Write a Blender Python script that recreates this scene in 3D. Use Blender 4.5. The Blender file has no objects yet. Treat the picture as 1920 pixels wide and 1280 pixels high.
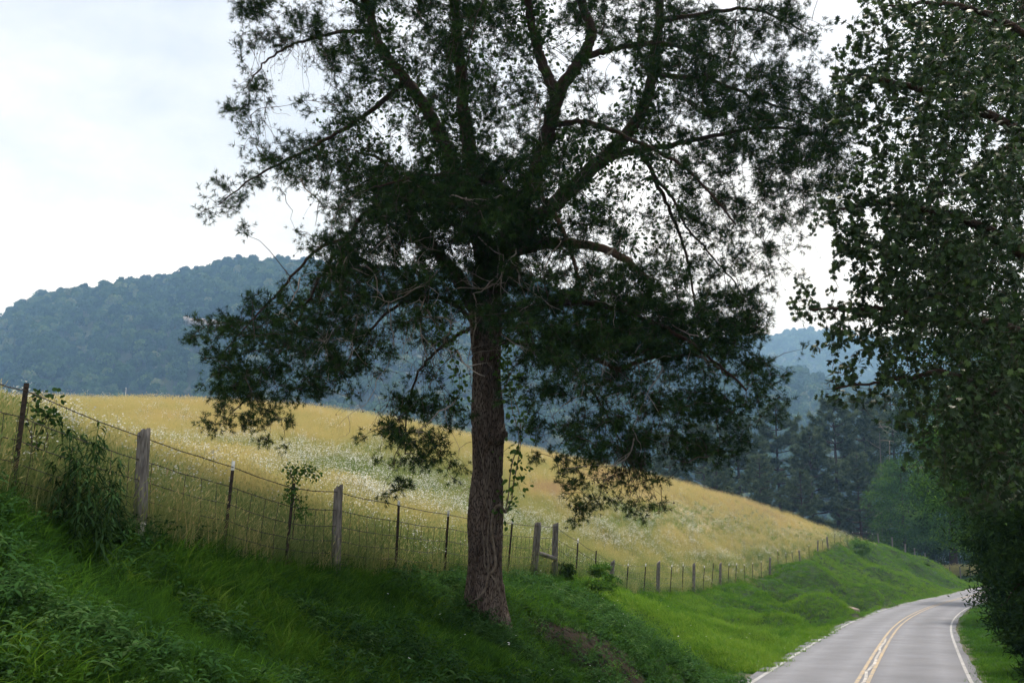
import bpy, math
import numpy as np
from mathutils import Vector

rng = np.random.default_rng(11)
scene = bpy.context.scene
COL = scene.collection

# ------------------------------------------------------------------ camera
F, CX, CY, YH = 2000.0, 960.0, 640.0, 1020.0        # in pixels of a 1920 x 1280 frame
TH = math.atan((YH - CY) / F)
CT, ST = math.cos(TH), math.sin(TH)
cam_d = bpy.data.cameras.new('camera')
cam_d.sensor_width = 36.0
cam_d.lens = 36.0 * F / 1920.0
cam_d.clip_start = 0.05
cam_d.clip_end = 12000
cam = bpy.data.objects.new('camera', cam_d)
COL.objects.link(cam)
cam.location = (0, 0, 0)
cam.rotation_euler = (math.pi / 2 + TH, 0, 0)
scene.camera = cam

# ------------------------------------------------------------------ sky, sun, exposure
SUN_AZ, SUN_EL = math.radians(14), math.radians(63)  # azimuth from +Y towards +X
world = bpy.data.worlds.new('World')
scene.world = world
world.use_nodes = True
wn, wl = world.node_tree.nodes, world.node_tree.links
wn.clear()
w_out = wn.new('ShaderNodeOutputWorld')
w_bg = wn.new('ShaderNodeBackground')
w_bg.inputs['Strength'].default_value = 0.12
w_sky = wn.new('ShaderNodeTexSky')
w_sky.sky_type = 'NISHITA'
w_sky.sun_disc = False
w_sky.sun_elevation = SUN_EL
w_sky.sun_rotation = SUN_AZ
w_sky.dust_density = 2.0
w_tc = wn.new('ShaderNodeTexCoord')
w_map = wn.new('ShaderNodeMapping')
w_map.inputs['Scale'].default_value = (1.0, 1.0, 2.2)
w_map.inputs['Location'].default_value = (0.35, 0.2, 0.1)
w_noi = wn.new('ShaderNodeTexNoise')
w_noi.inputs['Scale'].default_value = 2.6
w_noi.inputs['Detail'].default_value = 7.0
w_noi.inputs['Roughness'].default_value = 0.55
w_ramp = wn.new('ShaderNodeValToRGB')
w_ramp.color_ramp.elements[0].position = 0.30
w_ramp.color_ramp.elements[0].color = (0.34, 0.34, 0.34, 1)
w_ramp.color_ramp.elements[1].position = 0.60
w_ramp.color_ramp.elements[1].color = (0.97, 0.97, 0.97, 1)
w_mix = wn.new('ShaderNodeMixRGB')
w_mix.inputs['Color2'].default_value = (9.2, 9.45, 9.9, 1)   # thin bright cloud
wl.new(w_tc.outputs['Generated'], w_map.inputs['Vector'])
wl.new(w_map.outputs['Vector'], w_noi.inputs['Vector'])
wl.new(w_noi.outputs['Fac'], w_ramp.inputs['Fac'])
wl.new(w_ramp.outputs['Color'], w_mix.inputs['Fac'])
wl.new(w_sky.outputs['Color'], w_mix.inputs['Color1'])
wl.new(w_mix.outputs['Color'], w_bg.inputs['Color'])
wl.new(w_bg.outputs['Background'], w_out.inputs['Surface'])

sun_d = bpy.data.lights.new('sun', 'SUN')
sun_d.energy = 5.0
sun_d.angle = math.radians(6)
sun_d.color = (1.0, 0.95, 0.86)
sun = bpy.data.objects.new('sun', sun_d)
COL.objects.link(sun)
sdir = Vector((math.sin(SUN_AZ) * math.cos(SUN_EL), math.cos(SUN_AZ) * math.cos(SUN_EL), math.sin(SUN_EL)))
sun.rotation_euler = sdir.to_track_quat('Z', 'Y').to_euler()
sun.location = sdir * 100

vs = scene.view_settings
vs.view_transform = 'Standard'
vs.look = 'None'
vs.gamma = 1.0
vs.use_curve_mapping = False
vs.exposure = 0.20
scene.render.engine = 'CYCLES'
cy = scene.cycles
cy.use_denoising = True
cy.max_bounces = 4
cy.diffuse_bounces = 2
cy.use_adaptive_sampling = True
cy.adaptive_threshold = 0.025
cy.glossy_bounces = 2
cy.transmission_bounces = 3
cy.transparent_max_bounces = 8
cy.volume_bounces = 0
cy.caustics_reflective = False
cy.caustics_refractive = False

# ------------------------------------------------------------------ helpers
def P(px, py, D):
    """point seen at pixel (px, py) of the 1920 x 1280 frame at forward distance D"""
    u, v = (px - CX) / F, (CY - py) / F
    s = D / (CT - ST * v)
    return np.array([u * s, D, (ST + CT * v) * s])

def proj(p):
    p = np.atleast_2d(p)
    d = p[:, 1] * CT + p[:, 2] * ST
    up = -p[:, 1] * ST + p[:, 2] * CT
    d = np.where(np.abs(d) < 1e-3, 1e-3, d)
    return CX + F * p[:, 0] / d, CY - F * up / d, d

def smooth(a, b, x):
    t = np.clip((x - a) / (b - a), 0, 1)
    return t * t * (3 - 2 * t)

def link(ob, parent=None):
    COL.objects.link(ob)
    if parent is not None:
        ob.parent = parent
    return ob

def new_mesh(name, V, Fc, mats, smooth_sh=False, attrs=None, mat_idx=None):
    """V (n,3); Fc a list of int arrays, each (m,k)"""
    V = np.asarray(V, np.float32)
    me = bpy.data.meshes.new(name)
    me.vertices.add(len(V))
    me.vertices.foreach_set('co', V.ravel())
    Fc = [np.asarray(f, np.int32) for f in Fc if len(f)]
    loops = np.concatenate([f.ravel() for f in Fc])
    counts = np.concatenate([np.full(len(f), f.shape[1], np.int32) for f in Fc])
    starts = np.concatenate([[0], np.cumsum(counts)[:-1]]).astype(np.int32)
    me.loops.add(len(loops))
    me.loops.foreach_set('vertex_index', loops)
    me.polygons.add(len(counts))
    me.polygons.foreach_set('loop_start', starts)
    me.polygons.foreach_set('loop_total', counts)
    if smooth_sh:
        me.polygons.foreach_set('use_smooth', np.ones(len(counts), bool))
    if mat_idx is not None:
        me.polygons.foreach_set('material_index', np.asarray(mat_idx, np.int32))
    for m in (mats if isinstance(mats, (list, tuple)) else [mats]):
        me.materials.append(m)
    for k, a in (attrs or {}).items():
        a = np.asarray(a, np.float32)
        if a.ndim == 1:
            at = me.attributes.new(k, 'FLOAT', 'POINT')
            at.data.foreach_set('value', a)
        else:
            at = me.attributes.new(k, 'FLOAT_COLOR', 'POINT')
            at.data.foreach_set('color', a.ravel())
    me.update(calc_edges=True)
    me.validate()
    return me

def obj(name, me, parent=None, label=None, cat=None, group=None, kind=None):
    o = bpy.data.objects.new(name, me)
    link(o, parent)
    if label: o['label'] = label
    if cat: o['category'] = cat
    if group: o['group'] = group
    if kind: o['kind'] = kind
    return o

class MB:
    """collects pieces of one mesh"""
    def __init__(self):
        self.V, self.T, self.Q, self.A, self.n = [], [], [], [], 0
    def add(self, V, T=None, Q=None, a=None):
        V = np.asarray(V, float)
        self.V.append(V)
        if T is not None and len(T): self.T.append(np.asarray(T, int) + self.n)
        if Q is not None and len(Q): self.Q.append(np.asarray(Q, int) + self.n)
        self.A.append(np.broadcast_to(np.asarray(0.5 if a is None else a, float), (len(V),)))
        self.n += len(V)
    def mesh(self, name, mats, smooth_sh=False):
        V = np.concatenate(self.V)
        fs = []
        if self.T: fs.append(np.concatenate(self.T))
        if self.Q: fs.append(np.concatenate(self.Q))
        return new_mesh(name, V, fs, mats, smooth_sh, {'shade': np.concatenate(self.A)})

def frames(pts):
    pts = np.asarray(pts, float)
    t = np.gradient(pts, axis=0)
    t /= np.linalg.norm(t, axis=1)[:, None] + 1e-9
    ref = np.array([1.0, 0, 0]) if abs(t[0][0]) < 0.8 else np.array([0, 1.0, 0])
    a = np.empty_like(pts)
    cur = ref
    for i in range(len(pts)):
        cur = cur - t[i] * cur.dot(t[i])
        cur /= np.linalg.norm(cur) + 1e-9
        a[i] = cur
    b = np.cross(t, a)
    return t, a, b

def tube(pts, rad, k=6, cap=True, rough=0.0, r=None):
    pts = np.asarray(pts, float)
    rad = np.broadcast_to(np.asarray(rad, float), (len(pts),))
    t, a, b = frames(pts)
    th = np.arange(k) * 2 * math.pi / k
    R = rad[:, None] * np.ones(k)
    if rough:
        R = R * (1 + rough * (r or rng).standard_normal(R.shape))
    V = pts[:, None, :] + R[..., None] * (np.cos(th)[None, :, None] * a[:, None, :] + np.sin(th)[None, :, None] * b[:, None, :])
    n = len(pts)
    i = np.arange(n - 1)[:, None] * k
    j = np.arange(k)[None, :]
    j2 = (j + 1) % k
    Q = np.stack([i + j, i + j2, i + k + j2, i + k + j], -1).reshape(-1, 4)
    V = V.reshape(-1, 3)
    T = []
    if cap:
        c0, c1 = len(V), len(V) + 1
        V = np.vstack([V, pts[0], pts[-1]])
        jj = np.arange(k)
        T = np.vstack([np.stack([(jj + 1) % k, jj, np.full(k, c0)], 1),
                       np.stack([(n - 1) * k + jj, (n - 1) * k + (jj + 1) % k, np.full(k, c1)], 1)])
    return V, T, Q

def tubes(mb, Pn, R0, R1, k=3):
    """many thin tubes at once: Pn (N, m, 3)"""
    Pn = np.asarray(Pn, float)
    n, m = Pn.shape[:2]
    R = np.linspace(0, 1, m)[None] * (np.asarray(R1).reshape(-1, 1) - np.asarray(R0).reshape(-1, 1)) + np.asarray(R0).reshape(-1, 1)
    R = np.broadcast_to(R, (n, m))
    t = np.gradient(Pn, axis=1)
    t /= np.linalg.norm(t, axis=2)[..., None] + 1e-9
    ref = np.cross(t.mean(1), rng.standard_normal((n, 3)))[:, None]
    a = ref - t * (ref * t).sum(2)[..., None]
    a /= np.linalg.norm(a, axis=2)[..., None] + 1e-9
    b = np.cross(t, a)
    th = np.arange(k) * 2 * math.pi / k
    V = Pn[:, :, None] + R[:, :, None, None] * (np.cos(th)[None, None, :, None] * a[:, :, None] + np.sin(th)[None, None, :, None] * b[:, :, None])
    i = np.arange(m - 1)[:, None] * k
    j = np.arange(k)[None]
    Q = np.stack([i + j, i + (j + 1) % k, i + k + (j + 1) % k, i + k + j], -1).reshape(-1, 4)
    Q = (Q[None] + (np.arange(n) * m * k)[:, None, None]).reshape(-1, 4)
    mb.add(V.reshape(-1, 3), None, Q)

def resample(paths, m=6):
    out = np.empty((len(paths), m, 3))
    g = np.linspace(0, 1, m)
    for i, p in enumerate(paths):
        x = g * (len(p) - 1)
        k = np.minimum(x.astype(int), len(p) - 2)
        f = (x - k)[:, None]
        out[i] = p[k] * (1 - f) + p[k + 1] * f
    return out

def catmull(pts, per=6):
    """smooth path through control rows (any number of columns)"""
    p = np.asarray(pts, float)
    p = np.vstack([2 * p[0] - p[1], p, 2 * p[-1] - p[-2]])
    out = []
    for i in range(1, len(p) - 2):
        for s in np.arange(per) / per:
            out.append(0.5 * (2 * p[i] + (p[i + 1] - p[i - 1]) * s + (2 * p[i - 1] - 5 * p[i] + 4 * p[i + 1] - p[i + 2]) * s * s
                              + (3 * p[i] - p[i - 1] - 3 * p[i + 1] + p[i + 2]) * s ** 3))
    out.append(p[-2])
    return np.array(out)

def rand_rot(n, r=rng):
    q = r.standard_normal((n, 4))
    q /= np.linalg.norm(q, axis=1)[:, None]
    w, x, y, z = q.T
    return np.stack([1 - 2 * (y * y + z * z), 2 * (x * y - z * w), 2 * (x * z + y * w),
                     2 * (x * y + z * w), 1 - 2 * (x * x + z * z), 2 * (y * z - x * w),
                     2 * (x * z - y * w), 2 * (y * z + x * w), 1 - 2 * (x * x + y * y)], -1).reshape(n, 3, 3)

def rot_z_to(d, r=rng):
    """rotation matrices whose local +Z is d, random spin"""
    d = d / (np.linalg.norm(d, axis=1)[:, None] + 1e-9)
    h = r.standard_normal(d.shape)
    x = h - d * (h * d).sum(1)[:, None]
    x /= np.linalg.norm(x, axis=1)[:, None] + 1e-9
    return np.stack([x, np.cross(d, x), d], -1)

def stamp(mb, TV, TT, pos, R, s, a=None):
    """many copies of a small triangle template into one mesh"""
    n, m = len(pos), len(TV)
    s = np.broadcast_to(np.asarray(s, float), (n,))
    V = np.einsum('nij,mj->nmi', R, TV) * s[:, None, None] + pos[:, None, :]
    T = (np.asarray(TT)[None] + (np.arange(n) * m)[:, None, None]).reshape(-1, 3)
    A = rng.random(n) if a is None else a
    mb.add(V.reshape(-1, 3), T=T, a=np.repeat(A, m))

def noise2(x, y, seed=0, oct=4, freq=1.0):
    """value noise on a hashed lattice, -1..1"""
    r = np.random.default_rng(seed)
    tab = r.random((256, 256)) * 2 - 1
    out, amp, tot = 0, 1.0, 0
    for o in range(oct):
        fx, fy = x * freq + 31.7 * o, y * freq + 17.3 * o
        ix, iy = np.floor(fx).astype(int), np.floor(fy).astype(int)
        tx, ty = fx - ix, fy - iy
        tx, ty = tx * tx * (3 - 2 * tx), ty * ty * (3 - 2 * ty)
        g = lambda a, b: tab[a & 255, b & 255]
        out = out + amp * ((g(ix, iy) * (1 - tx) + g(ix + 1, iy) * tx) * (1 - ty) + (g(ix, iy + 1) * (1 - tx) + g(ix + 1, iy + 1) * tx) * ty)
        tot += amp
        amp *= 0.5
        freq *= 2.03
    return out / tot

# ------------------------------------------------------------------ materials
def mat(name):
    m = bpy.data.materials.new(name)
    m.use_nodes = True
    m.node_tree.nodes.clear()
    return m, m.node_tree.nodes, m.node_tree.links

def ramp(N, stops):
    r = N.new('ShaderNodeValToRGB')
    e = r.color_ramp.elements
    while len(e) < len(stops): e.new(0.5)
    for el, (p, c) in zip(e, stops):
        el.position = p
        el.color = (*c, 1)
    return r

def leaf_mat(name, stops, trans=0.3, rough=0.55, source='shade', spec=0.12, inst=False):
    m, N, L = mat(name)
    out = N.new('ShaderNodeOutputMaterial')
    at = N.new('ShaderNodeAttribute')
    at.attribute_name = source
    if inst: at.attribute_type = 'INSTANCER'
    fac = at.outputs['Fac']
    if inst:      # a little variation from blade to blade inside each tuft
        a2 = N.new('ShaderNodeAttribute')
        a2.attribute_name = 'shade'
        mx = N.new('ShaderNodeMath')
        mx.operation = 'MULTIPLY_ADD'
        mx.inputs[1].default_value = 0.3
        sb = N.new('ShaderNodeMath')
        sb.operation = 'SUBTRACT'
        sb.inputs[1].default_value = 0.5
        L.new(a2.outputs['Fac'], sb.inputs[0])
        L.new(sb.outputs[0], mx.inputs[0])
        L.new(at.outputs['Fac'], mx.inputs[2])
        fac = mx.outputs[0]
    rp = ramp(N, stops)
    L.new(fac, rp.inputs['Fac'])
    if spec > 0.15:
        pb = N.new('ShaderNodeBsdfPrincipled')
        pb.inputs['Roughness'].default_value = rough
        pb.inputs['Specular IOR Level'].default_value = spec
        base_in = pb.inputs['Base Color']
    else:
        pb = N.new('ShaderNodeBsdfDiffuse')
        base_in = pb.inputs['Color']
    tr = N.new('ShaderNodeBsdfTranslucent')
    mix = N.new('ShaderNodeMixShader')
    mix.inputs['Fac'].default_value = trans
    L.new(rp.outputs['Color'], base_in)
    L.new(rp.outputs['Color'], tr.inputs['Color'])
    L.new(pb.outputs[0], mix.inputs[1])
    L.new(tr.outputs[0], mix.inputs[2])
    L.new(mix.outputs[0], out.inputs['Surface'])
    return m

def bark_mat(name, dark, mid, light, scale=(16, 16, 3.5), bump=0.6, detail=8):
    m, N, L = mat(name)
    out = N.new('ShaderNodeOutputMaterial')
    pb = N.new('ShaderNodeBsdfPrincipled')
    pb.inputs['Roughness'].default_value = 0.9
    pb.inputs['Specular IOR Level'].default_value = 0.15
    tc = N.new('ShaderNodeTexCoord')
    mp = N.new('ShaderNodeMapping')
    mp.inputs['Scale'].default_value = scale
    vo = N.new('ShaderNodeTexVoronoi')
    vo.feature = 'DISTANCE_TO_EDGE'
    nz = N.new('ShaderNodeTexNoise')
    nz.inputs['Scale'].default_value = 2.2 if detail > 5 else 0.9
    nz.inputs['Detail'].default_value = detail
    add = N.new('ShaderNodeMath')
    add.operation = 'MULTIPLY'
    L.new(tc.outputs['Object'], mp.inputs['Vector'])
    L.new(mp.outputs['Vector'], vo.inputs['Vector'])
    L.new(mp.outputs['Vector'], nz.inputs['Vector'])
    r1 = ramp(N, [(0.0, (0, 0, 0)), (0.18, (1, 1, 1))])
    L.new(vo.outputs['Distance'], r1.inputs['Fac'])
    L.new(r1.outputs['Color'], add.inputs[0])
    L.new(nz.outputs['Fac'], add.inputs[1])
    r2 = ramp(N, [(0.05, dark), (0.45, mid), (0.75, light)])
    L.new(add.outputs[0], r2.inputs['Fac'])
    L.new(r2.outputs['Color'], pb.inputs['Base Color'])
    bp = N.new('ShaderNodeBump')
    bp.inputs['Strength'].default_value = bump
    bp.inputs['Distance'].default_value = 0.03
    L.new(add.outputs[0], bp.inputs['Height'])
    L.new(bp.outputs['Normal'], pb.inputs['Normal'])
    L.new(pb.outputs[0], out.inputs['Surface'])
    return m

def plain_mat(name, c1, c2, scale=8, rough=0.8, metallic=0.0, stretch=(1, 1, 1), bump=0.2, spec=0.3, detail=6):
    m, N, L = mat(name)
    out = N.new('ShaderNodeOutputMaterial')
    pb = N.new('ShaderNodeBsdfPrincipled')
    pb.inputs['Roughness'].default_value = rough
    pb.inputs['Metallic'].default_value = metallic
    pb.inputs['Specular IOR Level'].default_value = spec
    tc = N.new('ShaderNodeTexCoord')
    mp = N.new('ShaderNodeMapping')
    mp.inputs['Scale'].default_value = stretch
    nz = N.new('ShaderNodeTexNoise')
    nz.inputs['Scale'].default_value = scale
    nz.inputs['Detail'].default_value = detail
    L.new(tc.outputs['Object'], mp.inputs['Vector'])
    L.new(mp.outputs['Vector'], nz.inputs['Vector'])
    r = ramp(N, [(0.35, c1), (0.65, c2)])
    L.new(nz.outputs['Fac'], r.inputs['Fac'])
    L.new(r.outputs['Color'], pb.inputs['Base Color'])
    if bump:
        bp = N.new('ShaderNodeBump')
        bp.inputs['Strength'].default_value = bump
        bp.inputs['Distance'].default_value = 0.02
        L.new(nz.outputs['Fac'], bp.inputs['Height'])
        L.new(bp.outputs['Normal'], pb.inputs['Normal'])
    L.new(pb.outputs[0], out.inputs['Surface'])
    return m

M = {}
M['bark'] = bark_mat('pine_bark', (0.024, 0.017, 0.014), (0.15, 0.112, 0.094), (0.28, 0.23, 0.20), scale=(9, 9, 1.2), bump=0.35, detail=3)
M['bark_red'] = bark_mat('pine_bark_upper', (0.015, 0.010, 0.008), (0.065, 0.040, 0.030), (0.11, 0.07, 0.05), scale=(18, 18, 8), bump=0.5)
M['twig'] = plain_mat('pine_twig', (0.035, 0.024, 0.018), (0.075, 0.052, 0.04), bump=0)
M['dead'] = plain_mat('dead_wood', (0.16, 0.13, 0.105), (0.34, 0.29, 0.25), scale=5, bump=0.2)
M['dead_brown'] = bark_mat('dead_limb', (0.05, 0.03, 0.02), (0.16, 0.10, 0.07), (0.26, 0.18, 0.13), scale=(20, 20, 6))
M['needle'] = leaf_mat('pine_needles', [(0.0, (0.012, 0.026, 0.011)), (0.6, (0.028, 0.058, 0.018)), (1.0, (0.055, 0.10, 0.026))], trans=0.12, rough=0.5)
M['oak_leaf'] = leaf_mat('oak_leaves', [(0.0, (0.014, 0.030, 0.011)), (0.75, (0.030, 0.064, 0.018)), (1.0, (0.07, 0.12, 0.028))], trans=0.13, rough=0.5, spec=0.2)
M['fresh_leaf'] = leaf_mat('fresh_leaves', [(0.0, (0.045, 0.11, 0.018)), (0.6, (0.085, 0.18, 0.030)), (1.0, (0.15, 0.26, 0.045))], trans=0.35, rough=0.5)
M['mid_leaf'] = leaf_mat('mid_leaves', [(0.0, (0.024, 0.060, 0.014)), (0.6, (0.055, 0.125, 0.024)), (1.0, (0.12, 0.22, 0.04))], trans=0.3)
M['dark_leaf'] = leaf_mat('dark_leaves', [(0.0, (0.013, 0.028, 0.010)), (0.8, (0.034, 0.070, 0.019)), (1.0, (0.06, 0.115, 0.028))], trans=0.12, rough=0.5)
M['vine_leaf'] = leaf_mat('vine_leaves', [(0.0, (0.045, 0.10, 0.022)), (1.0, (0.11, 0.20, 0.05))], trans=0.4, rough=0.5)
M['creeper_leaf'] = leaf_mat('creeper_leaves', [(0.0, (0.022, 0.05, 0.014)), (1.0, (0.055, 0.11, 0.028))], trans=0.3, rough=0.5)
M['white_pine'] = leaf_mat('white_pine_needles', [(0.0, (0.030, 0.055, 0.030)), (0.5, (0.085, 0.125, 0.066)), (1.0, (0.18, 0.23, 0.13))], trans=0.15, rough=0.6)
M['vine_stem'] = plain_mat('vine_stem', (0.11, 0.085, 0.066), (0.22, 0.175, 0.14), scale=14, bump=0.3)
M['wood'] = plain_mat('weathered_wood', (0.085, 0.075, 0.068), (0.235, 0.215, 0.20), scale=6, stretch=(9, 9, 0.9), bump=0.6, rough=0.95)
M['wood_pale'] = plain_mat('split_pale_wood', (0.34, 0.31, 0.28), (0.52, 0.48, 0.45), scale=20, bump=0.3)
M['steel'] = plain_mat('rusty_steel', (0.025, 0.022, 0.020), (0.065, 0.042, 0.032), scale=18, rough=0.75, metallic=0.2, bump=0.1)
M['white_paint'] = plain_mat('white_post_paint', (0.55, 0.56, 0.54), (0.78, 0.78, 0.76), scale=20, bump=0)
M['wire'] = plain_mat('fence_wire', (0.045, 0.038, 0.034), (0.10, 0.085, 0.075), scale=30, rough=0.6, metallic=0.5, bump=0)
M['rock'] = plain_mat('pale_rock', (0.28, 0.24, 0.22), (0.48, 0.42, 0.39), scale=0.35, bump=0.4)
M['stone'] = plain_mat('bank_stone', (0.20, 0.15, 0.13), (0.34, 0.27, 0.24), scale=4, bump=0.4)
M['forest_floor'] = plain_mat('forest_floor', (0.02, 0.03, 0.012), (0.04, 0.06, 0.02), scale=0.05, bump=0)
M['far_leaf'] = leaf_mat('hill_forest_leaves', [(0.0, (0.018, 0.045, 0.016)), (0.5, (0.045, 0.095, 0.026)), (0.85, (0.10, 0.16, 0.045)), (1.0, (0.17, 0.19, 0.08))], trans=0.1, rough=0.8, source='tint', inst=True)
M['straw'] = leaf_mat('field_grass', [(0.0, (0.12, 0.19, 0.06)), (0.28, (0.29, 0.33, 0.12)), (0.5, (0.49, 0.44, 0.185)), (0.75, (0.60, 0.49, 0.22)), (1.0, (0.45, 0.32, 0.20))], trans=0.35, rough=0.7, source='tint', inst=True)
M['grass'] = leaf_mat('bank_grass', [(0.0, (0.022, 0.060, 0.014)), (0.45, (0.048, 0.125, 0.018)), (0.8, (0.11, 0.235, 0.022)), (1.0, (0.18, 0.29, 0.04))], trans=0.42, rough=0.6, source='tint', inst=True)
M['weed'] = leaf_mat('bank_weeds', [(0.0, (0.022, 0.060, 0.018)), (0.6, (0.048, 0.115, 0.032)), (1.0, (0.10, 0.17, 0.06))], trans=0.3, rough=0.42, source='tint', inst=True, spec=0.15)
M['petal'] = leaf_mat('white_petals', [(0.0, (0.70, 0.72, 0.68)), (1.0, (0.86, 0.86, 0.84))], trans=0.3, rough=0.7)
M['flower_stem'] = leaf_mat('flower_stems', [(0.0, (0.08, 0.15, 0.04)), (1.0, (0.17, 0.25, 0.08))], trans=0.3, rough=0.6)
M['big_weed'] = leaf_mat('tall_weed_leaves', [(0.0, (0.018, 0.045, 0.016)), (1.0, (0.05, 0.10, 0.035))], trans=0.25, rough=0.45)

# ------------------------------------------------------------------ layout curves
ROAD_PICK = [(1410, 1280, 27.5), (1500, 1222, 37), (1600, 1163, 62), (1700, 1130, 90), (1800, 1110, 120), (1840, 1098, 140)]
rp_ = np.array([P(*q) for q in ROAD_PICK])
ctrl = np.vstack([[-11.5, -22, -1.25], [-7.6, -10, -1.45], [-4.2, 0, -1.75], [1.2, 14, -2.75], rp_, [74, 158, -5.75], [96, 172, -5.9], [124, 182, -6.0], [170, 190, -6.0]])
pX = np.interp  # linear lookups over a smoothed dense curve
dense = catmull(ctrl, 24)
for _ in range(60):                      # relax the hand-picked depths into an even curve
    dense[1:-1] = 0.5 * dense[1:-1] + 0.25 * (dense[:-2] + dense[2:])
seg = np.r_[0, np.cumsum(np.linalg.norm(np.diff(dense[:, :2], axis=0), axis=1))]
sN = np.arange(0, seg[-1], 1.0)
LEFT = np.stack([np.interp(sN, seg, dense[:, k]) for k in range(3)], 1)     # left white line
for _ in range(120):
    LEFT[1:-1] = 0.5 * LEFT[1:-1] + 0.25 * (LEFT[:-2] + LEFT[2:])
tan_ = np.gradient(LEFT[:, :2], axis=0)
tan_ /= np.linalg.norm(tan_, axis=1)[:, None]
NOR = np.stack([tan_[:, 1], -tan_[:, 0]], 1)                                # to the right
RW = 5.0

def road_pt(off, z=0.0):
    return np.column_stack([LEFT[:, :2] + NOR * np.asarray(off).reshape(-1, 1), LEFT[:, 2] + z])

def road_coord(x, y):
    """signed distance right of the left white line, and road height there"""
    x, y = np.ravel(x), np.ravel(y)
    lat, rz = np.empty(len(x)), np.empty(len(x))
    S = LEFT[::2]
    Nn = NOR[::2]
    for a in range(0, len(x), 20000):
        b = slice(a, a + 20000)
        d2 = (x[b, None] - S[None, :, 0]) ** 2 + (y[b, None] - S[None, :, 1]) ** 2
        i = d2.argmin(1)
        dx, dy = x[b] - S[i, 0], y[b] - S[i, 1]
        sgn = dx * Nn[i, 0] + dy * Nn[i, 1]
        far = np.sqrt(d2[np.arange(len(i)), i])
        lat[b] = np.where(np.abs(sgn) > far * 0.5, sgn, np.sign(sgn) * far)
        rz[b] = S[i, 2]
    return lat, rz

# fence line: pixel, base row, distance
FENCE_PICK = [(-190, 905, 9.0), (-60, 930, 10.2), (18, 962, 11.0), (262, 1018, 12.7), (418, 1046, 14.2), (534, 1072, 15.4), (629, 1076, 16.8),
              (742, 1082, 19.0), (833, 1086, 21.2), (951, 1086, 25.0), (1000, 1084, 26.8), (1040, 1085, 28.3), (1079, 1090, 31),
              (1114, 1098, 35), (1146, 1106, 39), (1174, 1114, 43), (1207, 1114, 47), (1233, 1113, 50), (1256, 1115, 53), (1279, 1112, 56),
              (1300, 1109, 59), (1318, 1108, 62), (1334, 1104, 65), (1350, 1101, 68), (1365, 1097, 71), (1379, 1095, 74), (1411, 1088, 80),
              (1443, 1078, 86), (1475, 1066, 92), (1500, 1055, 97), (1533, 1038, 105), (1553, 1030, 110), (1577, 1022, 116), (1600, 1018, 122),
              (1625, 1017, 128), (1648, 1020, 133), (1673, 1027, 137), (1697, 1038, 141), (1716, 1046, 144), (1735, 1056, 147)]
FB = np.array([P(*q) for q in FENCE_PICK])

# ------------------------------------------------------------------ terrain: thin plate spline through surveyed points
CRESTPX = [(-350, 738, 50), (-150, 740, 53), (0, 745, 56), (200, 748, 58), (400, 753, 61), (560, 764, 65), (700, 783, 70), (800, 800, 75), (950, 828, 82),
           (1100, 858, 90), (1200, 880, 96), (1300, 905, 102), (1400, 932, 109), (1500, 966, 116), (1570, 992, 122)]
CP = []
for q in FB: CP.append(q)
for px, py, D in CRESTPX:
    c = P(px, py + 0.62 * F / D, D)
    CP.append(c)
    j = np.argmin(np.abs(FB[:, 0] / FB[:, 1] - c[0] / c[1]))       # the fence foot below this bearing
    f = FB[j]
    CP.append(f + (c - f) * 0.45 + np.array([0, 0, -0.012 * (c[1] - f[1])]))
    back = c / np.linalg.norm(c[:2])
    CP.append(c + np.array([back[0] * 9, back[1] * 9, -0.1]))
    CP.append(c + np.array([back[0] * 30, back[1] * 30, -4.0]))
    CP.append(c + np.array([back[0] * 90, back[1] * 90, -13.0 if c[2] > 4 else -9.0]))
for q in [(0, 1280, 7.0), (480, 1280, 10.0), (960, 1280, 14.4), (1250, 1280, 21.5), (1100, 1205, 21.5), (905, 1146, 19.5), (700, 1150, 15.6),
          (300, 1155, 10.6), (1130, 1135, 27.5), (60, 1135, 8.3), (30, 1040, 9.7), (180, 1075, 10.7)]:
    CP.append(P(*q))
for i in range(8, len(LEFT), 9):
    p, n = LEFT[i], NOR[i]
    for off, dz in ((-1.0, 0.10), (RW + 1.0, 0.0), (RW + 6, 0.1), (RW + 14, 0.9)):
        CP.append(np.array([p[0] + n[0] * off, p[1] + n[1] * off, p[2] + dz]))
for q in [(1600, 1075, 84), (1560, 1062, 88), (1650, 1062, 110), (1700, 1075, 118), (1480, 1105, 66), (1400, 1140, 52), (1300, 1165, 40), (1200, 1170, 30)]:
    CP.append(P(*q))
for q in [(1801, 1081, 152), (1845, 1078, 153), (1770, 1072, 150), (1900, 1078, 156)]:
    CP.append(P(*q))
CP += [np.array(v, float) for v in [(-14, -10, 1.8), (-9, -14, 0.2), (-12, 2, 2.2), (-30, 5, 4.0), (-20, -20, 1.5), (60, 175, -6.5), (30, 190, -8), (0, 200, -9), (90, 195, -7), (-60, 190, -9), (-80, 60, 4), (-50, 25, 5.0),
                                    (120, 150, -5), (120, 100, -3), (100, 60, -1.5), (60, 20, -1.0), (30, -10, -0.8)]]
CP = np.array(CP)
keep = [0]
for i in range(1, len(CP)):
    if np.min(np.linalg.norm(CP[keep][:, :2] - CP[i, :2], axis=1)) > 0.8: keep.append(i)
CP = CP[keep]

def tps_k(r2): return 0.5 * r2 * np.log(r2 + 1e-9)
_n = len(CP)
_S = 50.0
_xy = CP[:, :2] / _S
_K = tps_k(((_xy[:, None] - _xy[None]) ** 2).sum(-1)) + np.eye(_n) * 2e-5
_Pm = np.column_stack([np.ones(_n), _xy])
_A = np.block([[_K, _Pm], [_Pm.T, np.zeros((3, 3))]])
_w = np.linalg.solve(_A, np.r_[CP[:, 2], 0, 0, 0])

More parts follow.
